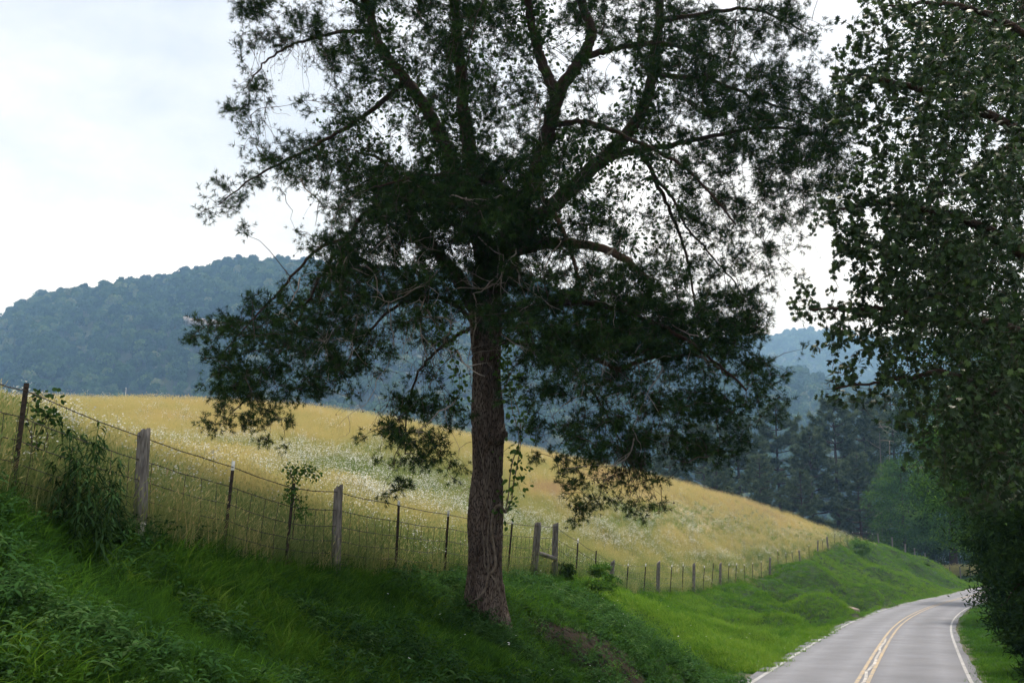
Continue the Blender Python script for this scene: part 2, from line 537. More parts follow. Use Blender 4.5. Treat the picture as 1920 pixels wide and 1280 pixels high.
_fs = catmull(FB, 6)
def fence_coord(x, y):
    """signed distance right (road side) of the fence line"""
    x, y = np.ravel(x), np.ravel(y)
    S = _fs[:, :2]
    t = np.gradient(S, axis=0)
    t /= np.linalg.norm(t, axis=1)[:, None]
    out = np.empty(len(x))
    for a in range(0, len(x), 20000):
        b = slice(a, a + 20000)
        d2 = (x[b, None] - S[None, :, 0]) ** 2 + (y[b, None] - S[None, :, 1]) ** 2
        i = d2.argmin(1)
        sgn = (x[b] - S[i, 0]) * t[i, 1] - (y[b] - S[i, 1]) * t[i, 0]
        out[b] = np.sign(sgn) * np.sqrt(d2[np.arange(len(i)), i])
    return out

CREASE = [(P(1432, 1092, 78)[:2], P(1535, 1165, 53)[:2], 1.3, 1.3), (P(1555, 1040, 98)[:2], P(1612, 1112, 76)[:2], 1.6, 1.5), (P(1636, 1028, 119)[:2], P(1730, 1075, 112)[:2], 2.0, .8),
          (P(1330, 1120, 58)[:2], P(1420, 1195, 44)[:2], .9, .35), (P(1180, 1130, 33)[:2], P(1300, 1230, 29)[:2], .9, .5)]
def ground_z(x, y):
    x, y = np.ravel(np.asarray(x, float)), np.ravel(np.asarray(y, float))
    z = np.empty(len(x))
    for a in range(0, len(x), 20000):
        b = slice(a, a + 20000)
        q = np.column_stack([x[b], y[b]]) / _S
        z[b] = tps_k(((q[:, None] - _xy[None]) ** 2).sum(-1)) @ _w[:_n] + _w[_n] + q @ _w[_n + 1:]
    lat, rz = road_coord(x, y)
    fc = fence_coord(x, y)
    # lumps and slumps of the bank between fence and road
    bank = smooth(-0.3, 1.5, fc) * smooth(-0.6, -2.2, lat)
    z = z + bank * ((0.22 + 0.75 * smooth(28, 50, y)) * noise2(x, y, 3, 3, 0.22) + 0.28 * smooth(28, 50, y) * noise2(x, y, 8, 3, 0.7) + 0.10 * noise2(x, y, 4, 3, 0.9) * smooth(6, 14, y))
    for a_, b_, w_, dp in CREASE:
        ab = b_ - a_
        t_ = ((x - a_[0]) * ab[0] + (y - a_[1]) * ab[1]) / ab.dot(ab)
        tc_ = np.clip(t_, 0, 1)
        dd_ = np.hypot(x - a_[0] - tc_ * ab[0], y - a_[1] - tc_ * ab[1])
        z = z - dp * np.exp(-(dd_ / w_) ** 2) * smooth(-0.4, -1.6, lat) * smooth(-.2, 1.0, fc)
    field = smooth(0.3, -3, fc)
    z = z + field * 0.12 * noise2(x, y, 5, 3, 0.22)
    # the far country levels out
    dx = np.maximum(np.maximum(-70 - x, x - 115), 0)
    dy = np.maximum(np.maximum(-22 - y, y - 190), 0)
    w = smooth(0, 70, np.hypot(dx, dy))
    z = z * (1 - w) + (-9.5) * w
    # bed of the road
    e = np.maximum(-0.42 - lat, lat - (RW + 0.42))
    k = smooth(1.3, 0.0, e)
    z = z * (1 - k) + (rz - 0.045) * k
    return z

def gz1(x, y): return float(ground_on([x], [y])[0])

def grid_axis(lo, hi, step, far, growth=1.22):
    a = list(np.arange(lo, hi + 1e-6, step))
    s, v = step, hi
    while v < far[1]:
        s *= growth
        v += s
        a.append(v)
    s, v = step, lo
    while v > far[0]:
        s *= growth
        v -= s
        a.insert(0, v)
    return np.array(a)

gx = grid_axis(-30, 62, 0.42, (-2300, 2300))
gy = np.r_[grid_axis(-10, 45, 0.34, (-900, 46))[:-1], np.arange(45, 160, 0.55), grid_axis(160, 190, 1.2, (159, 2350))[1:]]
gy = np.unique(np.round(gy, 4))
gy = gy[np.r_[True, np.diff(gy) > 0.15]]
GXX, GYY = np.meshgrid(gx, gy)
GZ = ground_z(GXX, GYY)
nx, ny = len(gx), len(gy)
ii = (np.arange(ny - 1)[:, None] * nx + np.arange(nx - 1)[None]).ravel()
GQ = np.stack([ii, ii + 1, ii + nx + 1, ii + nx], 1)
x_, y_ = GXX.ravel(), GYY.ravel()
fcv = fence_coord(x_, y_)
latv, _ = road_coord(x_, y_)
near_ = smooth(60, 20, np.maximum(np.abs(x_) - 70, y_ - 150))
field_m = smooth(0.6, -0.6, fcv) * near_
GZ2 = GZ.reshape(ny, nx)
def ground_on(x, y):
    """height of the ground sheet itself"""
    x, y = np.ravel(x), np.ravel(y)
    i = np.clip(np.searchsorted(gx, x) - 1, 0, nx - 2)
    j = np.clip(np.searchsorted(gy, y) - 1, 0, ny - 2)
    u, v = (x - gx[i]) / (gx[i + 1] - gx[i]), (y - gy[j]) / (gy[j + 1] - gy[j])
    return (GZ2[j, i] * (1 - u) + GZ2[j, i + 1] * u) * (1 - v) + (GZ2[j + 1, i] * (1 - u) + GZ2[j + 1, i + 1] * u) * v
# bare soil scar on the bank below the pine
def soil_mask(x, y):
    c = np.array([P(1000, 1150, 21.0)[:2], P(1110, 1200, 21.5)[:2], P(1200, 1262, 21.3)[:2], P(1235, 1300, 21.0)[:2]])
    d = np.full(len(x), 9.0)
    for a, b in zip(c[:-1], c[1:]):
        ab = b - a
        t = np.clip(((x - a[0]) * ab[0] + (y - a[1]) * ab[1]) / ab.dot(ab), 0, 1)
        d = np.minimum(d, np.hypot(x - a[0] - t * ab[0], y - a[1] - t * ab[1]))
    return smooth(1.35, 0.3, d + 0.8 * noise2(x, y, 9, 3, 1.1))
soil_m = soil_mask(x_, y_)
dist_shoulder = np.maximum(-latv, latv - RW)
verge_m = smooth(0.75, 0.2, dist_shoulder + 0.25 * noise2(x_, y_, 21, 3, 0.8))
gattr = np.column_stack([field_m, soil_m, verge_m, np.ones(len(x_))])

m, N, L = mat('ground')
out = N.new('ShaderNodeOutputMaterial')
pb = N.new('ShaderNodeBsdfPrincipled')
pb.inputs['Roughness'].default_value = 0.95
pb.inputs['Specular IOR Level'].default_value = 0.1
at = N.new('ShaderNodeAttribute'); at.attribute_name = 'zone'
sp = N.new('ShaderNodeSeparateColor')
L.new(at.outputs['Color'], sp.inputs['Color'])
tc = N.new('ShaderNodeTexCoord')
def gnoise(scale, detail=6):
    n = N.new('ShaderNodeTexNoise')
    n.inputs['Scale'].default_value = scale
    n.inputs['Detail'].default_value = detail
    L.new(tc.outputs['Object'], n.inputs['Vector'])
    return n
n1, n2, n3 = gnoise(0.9), gnoise(0.16), gnoise(9)
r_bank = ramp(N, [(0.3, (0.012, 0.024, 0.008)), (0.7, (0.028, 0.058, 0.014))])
r_field = ramp(N, [(0.3, (0.10, 0.11, 0.045)), (0.5, (0.19, 0.17, 0.075)), (0.7, (0.28, 0.23, 0.10))])
r_soil = ramp(N, [(0.3, (0.010, 0.007, 0.005)), (0.7, (0.026, 0.019, 0.013))])
r_verge = ramp(N, [(0.3, (0.09, 0.08, 0.065)), (0.7, (0.20, 0.18, 0.15))])
L.new(n1.outputs['Fac'], r_bank.inputs['Fac'])
L.new(n2.outputs['Fac'], r_field.inputs['Fac'])
L.new(n3.outputs['Fac'], r_soil.inputs['Fac'])
L.new(n3.outputs['Fac'], r_verge.inputs['Fac'])
def gmix(f, a, b):
    x = N.new('ShaderNodeMixRGB')
    L.new(f, x.inputs['Fac']); L.new(a, x.inputs['Color1']); L.new(b, x.inputs['Color2'])
    return x.outputs['Color']
c = gmix(sp.outputs['Red'], r_bank.outputs['Color'], r_field.outputs['Color'])
c = gmix(sp.outputs['Green'], c, r_soil.outputs['Color'])
c = gmix(sp.outputs['Blue'], c, r_verge.outputs['Color'])
L.new(c, pb.inputs['Base Color'])
bp = N.new('ShaderNodeBump'); bp.inputs['Strength'].default_value = 0.7; bp.inputs['Distance'].default_value = 0.05
L.new(n3.outputs['Fac'], bp.inputs['Height']); L.new(bp.outputs['Normal'], pb.inputs['Normal'])
L.new(pb.outputs[0], out.inputs['Surface'])
M['ground'] = m
ground = obj('ground', new_mesh('ground', np.column_stack([x_, y_, GZ]), [GQ], M['ground'], True, {'zone': gattr}), kind='structure')

# ------------------------------------------------------------------ road
m, N, L = mat('asphalt')
out = N.new('ShaderNodeOutputMaterial')
pb = N.new('ShaderNodeBsdfPrincipled')
pb.inputs['Roughness'].default_value = 0.62
pb.inputs['Specular IOR Level'].default_value = 0.4
at = N.new('ShaderNodeAttribute'); at.attribute_name = 'shade'      # across the lane: tyre tracks are polished paler
tc = N.new('ShaderNodeTexCoord')
na = N.new('ShaderNodeTexNoise'); na.inputs['Scale'].default_value = 0.55; na.inputs['Detail'].default_value = 9; na.inputs['Roughness'].default_value = 0.65
nb = N.new('ShaderNodeTexNoise'); nb.inputs['Scale'].default_value = 60; nb.inputs['Detail'].default_value = 3
L.new(tc.outputs['Object'], na.inputs['Vector']); L.new(tc.outputs['Object'], nb.inputs['Vector'])
ra = ramp(N, [(0.3, (0.070, 0.074, 0.096)), (0.7, (0.136, 0.142, 0.174))])
L.new(na.outputs['Fac'], ra.inputs['Fac'])
mu = N.new('ShaderNodeMixRGB'); mu.blend_type = 'MULTIPLY'; mu.inputs['Fac'].default_value = 1.0
rb = ramp(N, [(0.0, (0.70, 0.70, 0.72)), (1.0, (1.18, 1.18, 1.16))])
L.new(at.outputs['Fac'], rb.inputs['Fac'])
L.new(ra.outputs['Color'], mu.inputs['Color1']); L.new(rb.outputs['Color'], mu.inputs['Color2'])
mu2 = N.new('ShaderNodeMixRGB'); mu2.blend_type = 'OVERLAY'; mu2.inputs['Fac'].default_value = 0.35
L.new(mu.outputs['Color'], mu2.inputs['Color1']); L.new(nb.outputs['Fac'], mu2.inputs['Color2'])
L.new(mu2.outputs['Color'], pb.inputs['Base Color'])
bp = N.new('ShaderNodeBump'); bp.inputs['Strength'].default_value = 0.35; bp.inputs['Distance'].default_value = 0.01
L.new(nb.outputs['Fac'], bp.inputs['Height']); L.new(bp.outputs['Normal'], pb.inputs['Normal'])
L.new(pb.outputs[0], out.inputs['Surface'])
M['asphalt'] = m

def strip_mesh(name, offs, z, material, s0=0, s1=None, sh=None, wob=0.0, crown=False):
    """ribbon following the road between lateral offsets"""
    idx = np.arange(len(LEFT))[s0:s1]
    offs = np.asarray(offs, float)
    V = []
    w = wob * noise2(sN[idx], 0 * sN[idx], 33, 3, 0.5)
    for k, o in enumerate(offs):
        oo = o + (w if k in (0, len(offs) - 1) and wob else 0)
        zz = z + (0.03 * (1 - ((o - RW / 2) / (RW / 2 + 0.4)) ** 2) if crown else 0)
        V.append(np.column_stack([LEFT[idx, 0] + NOR[idx, 0] * oo, LEFT[idx, 1] + NOR[idx, 1] * oo, LEFT[idx, 2] + zz]))
    V = np.stack(V, 1)
    n, k = V.shape[:2]
    i = (np.arange(n - 1)[:, None] * k + np.arange(k - 1)[None]).ravel()
    Q = np.stack([i, i + 1, i + k + 1, i + k], 1)
    s = np.tile(np.full(k, 0.5) if sh is None else np.asarray(sh, float), n)
    return new_mesh(name, V.reshape(-1, 3), [Q], material, True, {'shade': s})
offs = np.linspace(-0.32, RW + 0.25, 21)
tracks = sum(np.exp(-((offs - t) / 0.32) ** 2) for t in (0.55, 1.95, 3.05, 4.45))
road = obj('road', strip_mesh('road', offs, 0.0, M['asphalt'], sh=0.15 + 0.7 * np.clip(tracks, 0, 1), wob=0.09, crown=True), kind='structure')

def paint_mat(name, c1, c2, wear):
    m, N, L = mat(name)
    out = N.new('ShaderNodeOutputMaterial')
    pb = N.new('ShaderNodeBsdfPrincipled'); pb.inputs['Roughness'].default_value = 0.6
    tc = N.new('ShaderNodeTexCoord')
    nz = N.new('ShaderNodeTexNoise'); nz.inputs['Scale'].default_value = 4.5; nz.inputs['Detail'].default_value = 9; nz.inputs['Roughness'].default_value = 0.7
    L.new(tc.outputs['Object'], nz.inputs['Vector'])
    r = ramp(N, [(wear, (0.15, 0.148, 0.15)), (wear + 0.07, c1), (0.7, c2)])
    L.new(nz.outputs['Fac'], r.inputs['Fac']); L.new(r.outputs['Color'], pb.inputs['Base Color'])
    L.new(pb.outputs[0], out.inputs['Surface'])
    return m
M['line_white'] = paint_mat('worn_white_paint', (0.26, 0.26, 0.275), (0.38, 0.38, 0.395), 0.43)
M['line_yellow'] = paint_mat('worn_yellow_paint', (0.32, 0.23, 0.125), (0.42, 0.30, 0.16), 0.45)
M['seal'] = paint_mat('pale_crack_filler', (0.36, 0.335, 0.325), (0.50, 0.47, 0.455), 0.46)
def crown_z(o): return 0.03 * (1 - ((o - RW / 2) / (RW / 2 + 0.4)) ** 2)
obj('edge_line', strip_mesh('edge_line', [-0.06, 0.06], 0.008 + crown_z(0), M['line_white']), road)
obj('edge_line', strip_mesh('edge_line', [RW - 0.045, RW + 0.045], 0.008 + crown_z(RW), M['line_white']), road)
obj('centre_line', strip_mesh('centre_line', [RW / 2 - 0.175, RW / 2 - 0.08], 0.009 + crown_z(RW / 2), M['line_yellow']), road)
obj('centre_line', strip_mesh('centre_line', [RW / 2 + 0.08, RW / 2 + 0.175], 0.009 + crown_z(RW / 2), M['line_yellow']), road)
a0, a1 = int(np.argmin(np.abs(LEFT[:, 1] - 16))), int(np.argmin(np.abs(LEFT[:, 1] - 47)))
obj('crack_seal', strip_mesh('crack_seal', [RW / 2 - 0.035, RW / 2 + 0.045], 0.010 + crown_z(RW / 2), M['seal'], a0, a1, wob=0.10), road, label='pale ragged streak of crack filler between the yellow lines')

# ------------------------------------------------------------------ scattering of uncountable ground cover
def scatter(name, pts, rotz, tilt, scale, tint, protos, label, cat=None):
    """one object whose points carry small plants (geometry nodes instances)"""
    n = len(pts)
    me = bpy.data.meshes.new(name)
    me.vertices.add(n)
    me.vertices.foreach_set('co', np.asarray(pts, np.float32).ravel())
    rot = np.column_stack([tilt[:, 0], tilt[:, 1], rotz]).astype(np.float32)
    a = me.attributes.new('rot', 'FLOAT_VECTOR', 'POINT'); a.data.foreach_set('vector', rot.ravel())
    a = me.attributes.new('scl', 'FLOAT', 'POINT'); a.data.foreach_set('value', np.asarray(scale, np.float32))
    a = me.attributes.new('tint', 'FLOAT', 'POINT'); a.data.foreach_set('value', np.asarray(tint, np.float32))
    a = me.attributes.new('pick', 'INT', 'POINT'); a.data.foreach_set('value', rng.integers(0, len(protos), n).astype(np.int32))
    o = obj(name, me, label=label, cat=cat, kind='stuff')
    g = bpy.data.node_groups.new(name, 'GeometryNodeTree')
    g.interface.new_socket('Geometry', in_out='INPUT', socket_type='NodeSocketGeometry')
    g.interface.new_socket('Geometry', in_out='OUTPUT', socket_type='NodeSocketGeometry')
    N, L = g.nodes, g.links
    gi, go = N.new('NodeGroupInput'), N.new('NodeGroupOutput')
    m2p = N.new('GeometryNodeMeshToPoints')
    L.new(gi.outputs[0], m2p.inputs['Mesh'])
    iop = N.new('GeometryNodeInstanceOnPoints')
    L.new(m2p.outputs[0], iop.inputs['Points'])
    join = N.new('GeometryNodeJoinGeometry')
    for p in protos:
        oi = N.new('GeometryNodeObjectInfo')
        oi.inputs['Object'].default_value = p
        oi.inputs['As Instance'].default_value = True
        L.new(oi.outputs['Geometry'], join.inputs[0])
    L.new(join.outputs[0], iop.inputs['Instance'])
    iop.inputs['Pick Instance'].default_value = True
    def named(nm, typ):
        q = N.new('GeometryNodeInputNamedAttribute')
        q.data_type = typ
        q.inputs['Name'].default_value = nm
        return q.outputs['Attribute']
    L.new(named('pick', 'INT'), iop.inputs['Instance Index'])
    e2r = N.new('FunctionNodeEulerToRotation')
    L.new(named('rot', 'FLOAT_VECTOR'), e2r.inputs[0])
    L.new(e2r.outputs[0], iop.inputs['Rotation'])
    L.new(named('scl', 'FLOAT'), iop.inputs['Scale'])
    L.new(iop.outputs[0], go.inputs[0])
    md = o.modifiers.new('scatter', 'NODES')
    md.node_group = g
    return o

def proto(name, mb, material, smooth_sh=False):
    return bpy.data.objects.new(name, mb.mesh(name, material, smooth_sh))     # not linked: only a source shape

# ------------------------------------------------------------------ wooded hills
def crown_proto(name, seed, rad=5.0, h0=2.0, h1=13.0, n=420, size=1.25, material=None):
    r = np.random.default_rng(seed)
    mb = MB()
    cl = r.standard_normal((15, 3))
    cl /= np.linalg.norm(cl, axis=1)[:, None]
    cl[:, 2] = np.abs(cl[:, 2]) * 1.0 - 0.35
    hc, hh = (h0 + h1) / 2, (h1 - h0) / 2
    cen = cl * np.array([rad * 0.62, rad * 0.62, hh * 0.66]) + np.array([0, 0, hc])
    k = r.integers(0, 15, n)
    d = r.standard_normal((n, 3))
    d /= np.linalg.norm(d, axis=1)[:, None]
    pos = cen[k] + d * rad * 0.42 * (0.75 + 0.3 * r.random(n))[:, None]
    nrm = d + 0.6 * r.standard_normal((n, 3)) + np.array([0, 0, 0.3])
    TV = np.array([[-.5, -.4, 0], [.5, -.5, .05], [.6, .3, -.08], [0, .6, .1], [-.55, .35, -.05]])
    TT = np.array([[0, 1, 2], [0, 2, 3], [0, 3, 4]])
    stamp(mb, TV, TT, pos, rot_z_to(nrm, r), size * (0.7 + 0.6 * r.random(n)), r.random(n))
    V, T, Q = tube([[0, 0, -1.5], [0, 0, h0 + 2], [0.2, 0, hc + 1]], [0.28, 0.2, 0.1], 5)
    mb.add(V, T, Q, 0.1)
    return proto(name, mb, material or M['far_leaf'])

def hill(name, sky, D0, D1, zb, tree_px, back, cross_noise, seed, label_forest, spacing, rad, pxr):
    sky = np.array(sky, float)
    tt = np.r_[np.linspace(0, 1, 46), 1.05, 1.12, 1.22, 1.4]
    pxs = np.linspace(pxr[0], pxr[1], 150)
    def surf(px, t):
        px, t = np.asarray(px, float), np.asarray(t, float)
        ys = np.interp(px, sky[:, 0], sky[:, 1]) + tree_px
        Dr = D1 + 60 * noise2(px * 0.004, 0 * px, seed, 2, 1.0)
        D = D0 + (Dr - D0) * t
        top = np.array([P(a, b, c)[2] for a, b, c in zip(px.ravel(), ys.ravel(), Dr.ravel())]).reshape(px.shape)
        u, v = (px - CX) / F, 0
        prof = np.where(t <= 1, 0.30 * t + 0.70 * smooth(-0.12, 1.12, t) / smooth(-0.12, 1.12, np.array(1.0)), 1 - back * (t - 1))
        z = zb + (top - zb) * prof
        gul = noise2(px * 0.012 + 0.5 * t, t * 2.2, seed + 5, 4, 1.0)
        z = z + cross_noise * gul * np.sin(np.clip(t, 0, 1) * math.pi) ** 0.8
        # X from bearing: use the ray through this pixel column at horizon height
        X = u * (D * CT + z * ST)
        return X, D, z
    PX, TT_ = np.meshgrid(pxs, tt)
    X, D, Z = surf(PX, TT_)
    n, k = X.shape
    i = (np.arange(n - 1)[:, None] * k + np.arange(k - 1)[None]).ravel()
    me = new_mesh(name, np.column_stack([X.ravel(), D.ravel(), Z.ravel()]), [np.stack([i, i + 1, i + k + 1, i + k], 1)], M['forest_floor'], True)
    obj(name, me, kind='structure')
    area = (pxr[1] - pxr[0]) / F * (D0 + D1) / 2 * (D1 - D0)
    cnt = int(area / spacing ** 2)
    tb = rng.random(cnt * 2)
    px = rng.uniform(pxr[0], pxr[1], cnt * 2)
    ok = rng.random(cnt * 2) < (D0 + (D1 - D0) * tb) / D1
    tb, px = tb[ok][:cnt] * 1.04, px[ok][:cnt]
    X, D, Z = surf(px, tb)
    return surf, np.column_stack([X, D, Z]), px, tb

SKY_A = [(-700, 660), (-200, 625), (0, 592), (60, 558), (110, 547), (180, 543), (260, 527), (330, 512), (400, 498), (460, 491), (540, 494), (640, 498), (760, 508), (900, 522), (1010, 535),
         (1120, 570), (1250, 625), (1380, 668), (1450, 688), (1490, 694), (1560, 716), (1640, 722), (1760, 716), (2000, 700), (2500, 680)]
surfA, ptsA, pxA, tA = hill('hill', SKY_A, 560, 1150, -12, 17, 2.2, 26, 41, '', 7.2, 5, (-620, 2450))
SKY_B = [(700, 655), (1000, 645), (1300, 640), (1440, 633), (1510, 623), (1560, 627), (1650, 637), (1760, 641), (1900, 632), (2100, 615), (2500, 600)]
surfB, ptsB, pxB, tB = hill('hill', SKY_B, 1350, 2300, -12, 9, 1.5, 40, 57, '', 11.0, 6, (800, 2400))
# rock ledge on the left hill: find the slope point seen there
ts = np.linspace(0.05, 0.98, 120)
sx, sd, sz = surfA(np.full(120, 384.0), ts)
_, yy, _ = proj(np.column_stack([sx, sd, sz]))
tr = ts[np.argmin(np.abs(yy - 616))]
rock_c = np.array([v for v in surfA(np.array([384.0]), np.array([tr]))]).ravel()
clear = (np.abs(pxA - 384) < 46) & (tA < tr + 0.004) & (tA > tr - 0.035)
keepA = ~clear
forest_protos = [crown_proto('forest_tree_shape', 100 + i, rad=(4.6, 6.2, 5.2, 7.4, 3.6)[i], h0=1.5, h1=(12, 14, 16, 15, 17)[i]) for i in range(5)]
def forest(name, pts, label, smul, seed):
    n = len(pts)
    tint = np.clip(0.42 + 0.30 * noise2(pts[:, 0], pts[:, 1], seed, 3, 0.008) + 0.24 * rng.standard_normal(n), 0, 1)
    scatter(name, pts, rng.uniform(0, 6.28, n), np.zeros((n, 2)), smul * (rng.uniform(0.65, 1.25, n) + 0.35 * (rng.random(n) < .12)), tint, forest_protos, label)
forest('hill_forest', ptsA[keepA], 'dense green broadleaf forest covering the hazy left hill and its low right shoulder', 0.92, 61)
forest('hill_forest', ptsB, 'faint blue forest on the farthest ridge at the right', 1.25, 62)

out_e = bpy.data.objects.new('rock_outcrop', None)
link(out_e)
out_e.location = rock_c
out_e['label'] = 'pale rock ledge showing among the trees on the left hillside'
out_e['category'] = 'rock'
def lump(seed, sx, sy, sz, n=9, k=14, amp=0.22):
    r = np.random.default_rng(seed)
    th = np.arange(k) * 2 * math.pi / k
    ph = np.linspace(-math.pi / 2, math.pi / 2, n)
    V = np.array([[math.cos(p) * math.cos(t), math.cos(p) * math.sin(t), math.sin(p)] for p in ph for t in th])
    V = np.sign(V) * np.abs(V) ** 0.7
    V *= 1 + amp * noise2(V[:, 0] * 3 + V[:, 2] * 2, V[:, 1] * 3 + V[:, 2], seed, 3, 1.0)[:, None]
    V *= np.array([sx, sy, sz])
    i = np.arange(n - 1)[:, None] * k
    j = np.arange(k)[None]
    Q = np.stack([i + j, i + (j + 1) % k, i + k + (j + 1) % k, i + k + j], -1).reshape(-1, 4)
    return V, Q
for i in range(8):
    V, Q = lump(300 + i, rng.uniform(2.5, 4.5), 3.0, rng.uniform(2.2, 3.6))
    o = obj('rock', new_mesh('rock', V, [Q], M['rock'], False), out_e)
    o.location = (-17 + i * 4.9 + rng.uniform(-1, 1), rng.uniform(-2, 1), 6.5 - i * 0.75 + rng.uniform(-1, 1))
    o.rotation_euler = (0, rng.uniform(-.3, .3), rng.uniform(0, 3))

# ------------------------------------------------------------------ wire fence
fence = bpy.data.objects.new('wire_fence', None)
link(fence)
fence['label'] = 'long barbed wire and mesh fence with wooden and steel posts along the field edge'
fence['category'] = 'fence'
W_, S_ = 'wood', 'steel'
FTYPE = {0: (S_, None), 1: (S_, None), 2: (S_, (50, 718)), 3: (W_, (271, 808)), 4: (S_, (438, 864)), 5: (S_, (551, 905)), 6: (W_, (635, 912)), 7: (S_, (748, 938)),
         8: (S_, (841, 956)), 9: (S_, (961, 974)), 10: (W_, (1009, 979)), 11: (W_, (1042, 981)), 12: (S_, (1084, 1009)), 13: (S_, (1118, 1032)), 14: (W_, (1149, 1051)),
         15: (S_, (1178, 1056)), 16: (S_, (1211, 1056)), 17: (W_, (1235, 1053)), 18: (S_, (1260, 1058)), 19: (S_, (1281, 1057)), 20: (W_, (1301, 1056)),
         21: (S_, (1321, 1060)), 22: (S_, (1338, 1055)), 23: (W_, (1351, 1055)), 24: (S_, (1367, 1056)), 25: (S_, (1381, 1055)), 26: (S_, None), 27: (W_, (1444, 1044)),
         28: (S_, None), 29: (W_, None), 30: (W_, None), 31: (W_, None), 32: (S_, None), 33: (S_, None), 34: (S_, None), 35: (W_, None), 36: (W_, None), 37: (W_, None), 38: (W_, None), 39: (W_, None)}

def wood_post(base, top, r0, seed, parent, slant=0.04):
    r = np.random.default_rng(seed)
    base, top = np.asarray(base, float), np.asarray(top, float)
    ax = top - base
    h = np.linalg.norm(ax)
    n, k = 16, 18
    t = np.r_[-0.25 / h, np.linspace(0, 1, n - 1)]
    bend = r.normal(0, 0.012, 2)
    pts = base + ax * t[:, None] + np.column_stack([bend[0] * np.sin(t * 3), bend[1] * np.sin(t * 3), 0 * t])
    th = np.arange(k) * 2 * math.pi / k
    prof = 1 + 0.10 * np.sin(2 * th + r.uniform(0, 6)) + 0.09 * r.standard_normal(k)
    rad = r0 * (1.06 - 0.14 * t)[:, None] * prof[None] * (1 + 0.03 * r.standard_normal((n, k)))
    tt, a, b = frames(pts)
    V = pts[:, None] + rad[..., None] * (np.cos(th)[None, :, None] * a[:, None] + np.sin(th)[None, :, None] * b[:, None])
    V[-1, :, 2] += slant * np.cos(th - r.uniform(-0.5, 0.5)) + 0.012 * r.standard_normal(k)
    V = V.reshape(-1, 3)
    i = np.arange(n - 1)[:, None] * k
    j = np.arange(k)[None]
    Q = np.stack([i + j, i + (j + 1) % k, i + k + (j + 1) % k, i + k + j], -1).reshape(-1, 4)
    V = np.vstack([V, V[-k:].mean(0) - np.array([0, 0, 0.008])])
    jj = np.arange(k)
    T = np.stack([(n - 1) * k + jj, (n - 1) * k + (jj + 1) % k, np.full(k, n * k)], 1)
    return obj('wooden_post', new_mesh('wooden_post', V, [Q, T], M['wood'], False), parent)

TPROF = np.array([[-.021, -.005], [.021, -.005], [.021, .003], [.005, .003], [.004, .030], [-.004, .030], [-.005, .003], [-.021, .003]])
def extrude(prof, p0, p1, s0=1.0, s1=1.0):
    t, a, b = frames(np.array([p0, p1]))
    k = len(prof)
    V = np.vstack([p + s * (prof[:, :1] * np.array([1.0, 0, 0]) + prof[:, 1:] * np.array([0, 1.0, 0])) for p, s in ((p0, s0), (p1, s1))])
    j = np.arange(k)
    Q = np.stack([j, (j + 1) % k, k + (j + 1) % k, k + j], 1)
    return V, Q
def steel_post(base, top, parent, white=0.12, wide=1.0):
    base, top = np.asarray(base, float), np.asarray(top, float)
    d = (top - base) / np.linalg.norm(top - base)
    mb = MB()
    cut = top - d * white if white else top
    V, Q = extrude(TPROF * wide, base - d * 0.3, cut)
    mb.add(V, None, Q)
    k = len(TPROF)
    h = np.linalg.norm(cut - base)
    for s in np.arange(0.12, h, 0.09):               # studs that hold the wire
        c = base + d * s + np.array([0, -0.008, 0])
        bx = np.array([[x, y, z] for x in (-.012, .012) for y in (-.008, .002) for z in (-.012, .012)]) + c
        mb.add(bx, None, [[0, 1, 3, 2], [4, 6, 7, 5], [0, 4, 5, 1], [2, 3, 7, 6], [1, 5, 7, 3], [0, 2, 6, 4]])
    if not white:
        mb.add(np.vstack([V[k:], V[k:].mean(0)]), [[i, (i + 1) % k, k] for i in range(k)])
    o = obj('steel_post', mb.mesh('steel_post', M['steel']), parent)
    if white:
        mb2 = MB()
        V, Q = extrude(TPROF * wide * 1.05, cut, top)
        mb2.add(np.vstack([V, V[k:].mean(0)]), [[k + i, k + (i + 1) % k, 2 * k] for i in range(k)], Q)
        obj('tip', mb2.mesh('tip', M['white_paint']), o)
    return o

POSTS = []       # (base, top)
for i, q in enumerate(FB):
    typ, tp = FTYPE[i]
    b = np.array([q[0], q[1], gz1(q[0], q[1])])
    if tp is None:
        t = b + np.array([rng.normal(0, .05), rng.normal(0, .04), 1.32 + rng.normal(0, .05)])
    else:
        t = P(tp[0], tp[1], q[1] + rng.normal(0, 0.05))
    POSTS.append((b, t))
    if typ == W_:
        r0 = 0.083 if i in (3,) else rng.uniform(0.068, 0.082)
        o = wood_post(b, t, r0, 500 + i, fence, slant=rng.uniform(0.01, 0.06))
        if i == 3:
            o['label'] = 'thick grey leaning wooden post with a chipped pale base'
            V, Q = lump(77, 0.045, 0.02, 0.13)
            c = obj('split_wood', new_mesh('split_wood', V, [Q], M['wood_pale'], False), o)
            c.location = P(264, 1000, q[1] - 0.085)
            c.rotation_euler = (0.1, 0.15, 0.2)
    else:
        steel_post(b, t, fence, white=0 if i in (2, 5, 13, 22, 0, 1) else rng.uniform(0.09, 0.15), wide=1.25 if i == 2 else 1.0)
    # in-between steel posts on the far stretch
    if i + 1 < len(FB) and FB[i + 1][1] - q[1] > 4.5 and q[1] > 60:
        mpt = (FB[i] + FB[i + 1]) / 2
        b2 = np.array([mpt[0], mpt[1], gz1(mpt[0], mpt[1])])
        steel_post(b2, b2 + np.array([rng.normal(0, .04), rng.normal(0, .04), 1.28]), fence, white=0.1)

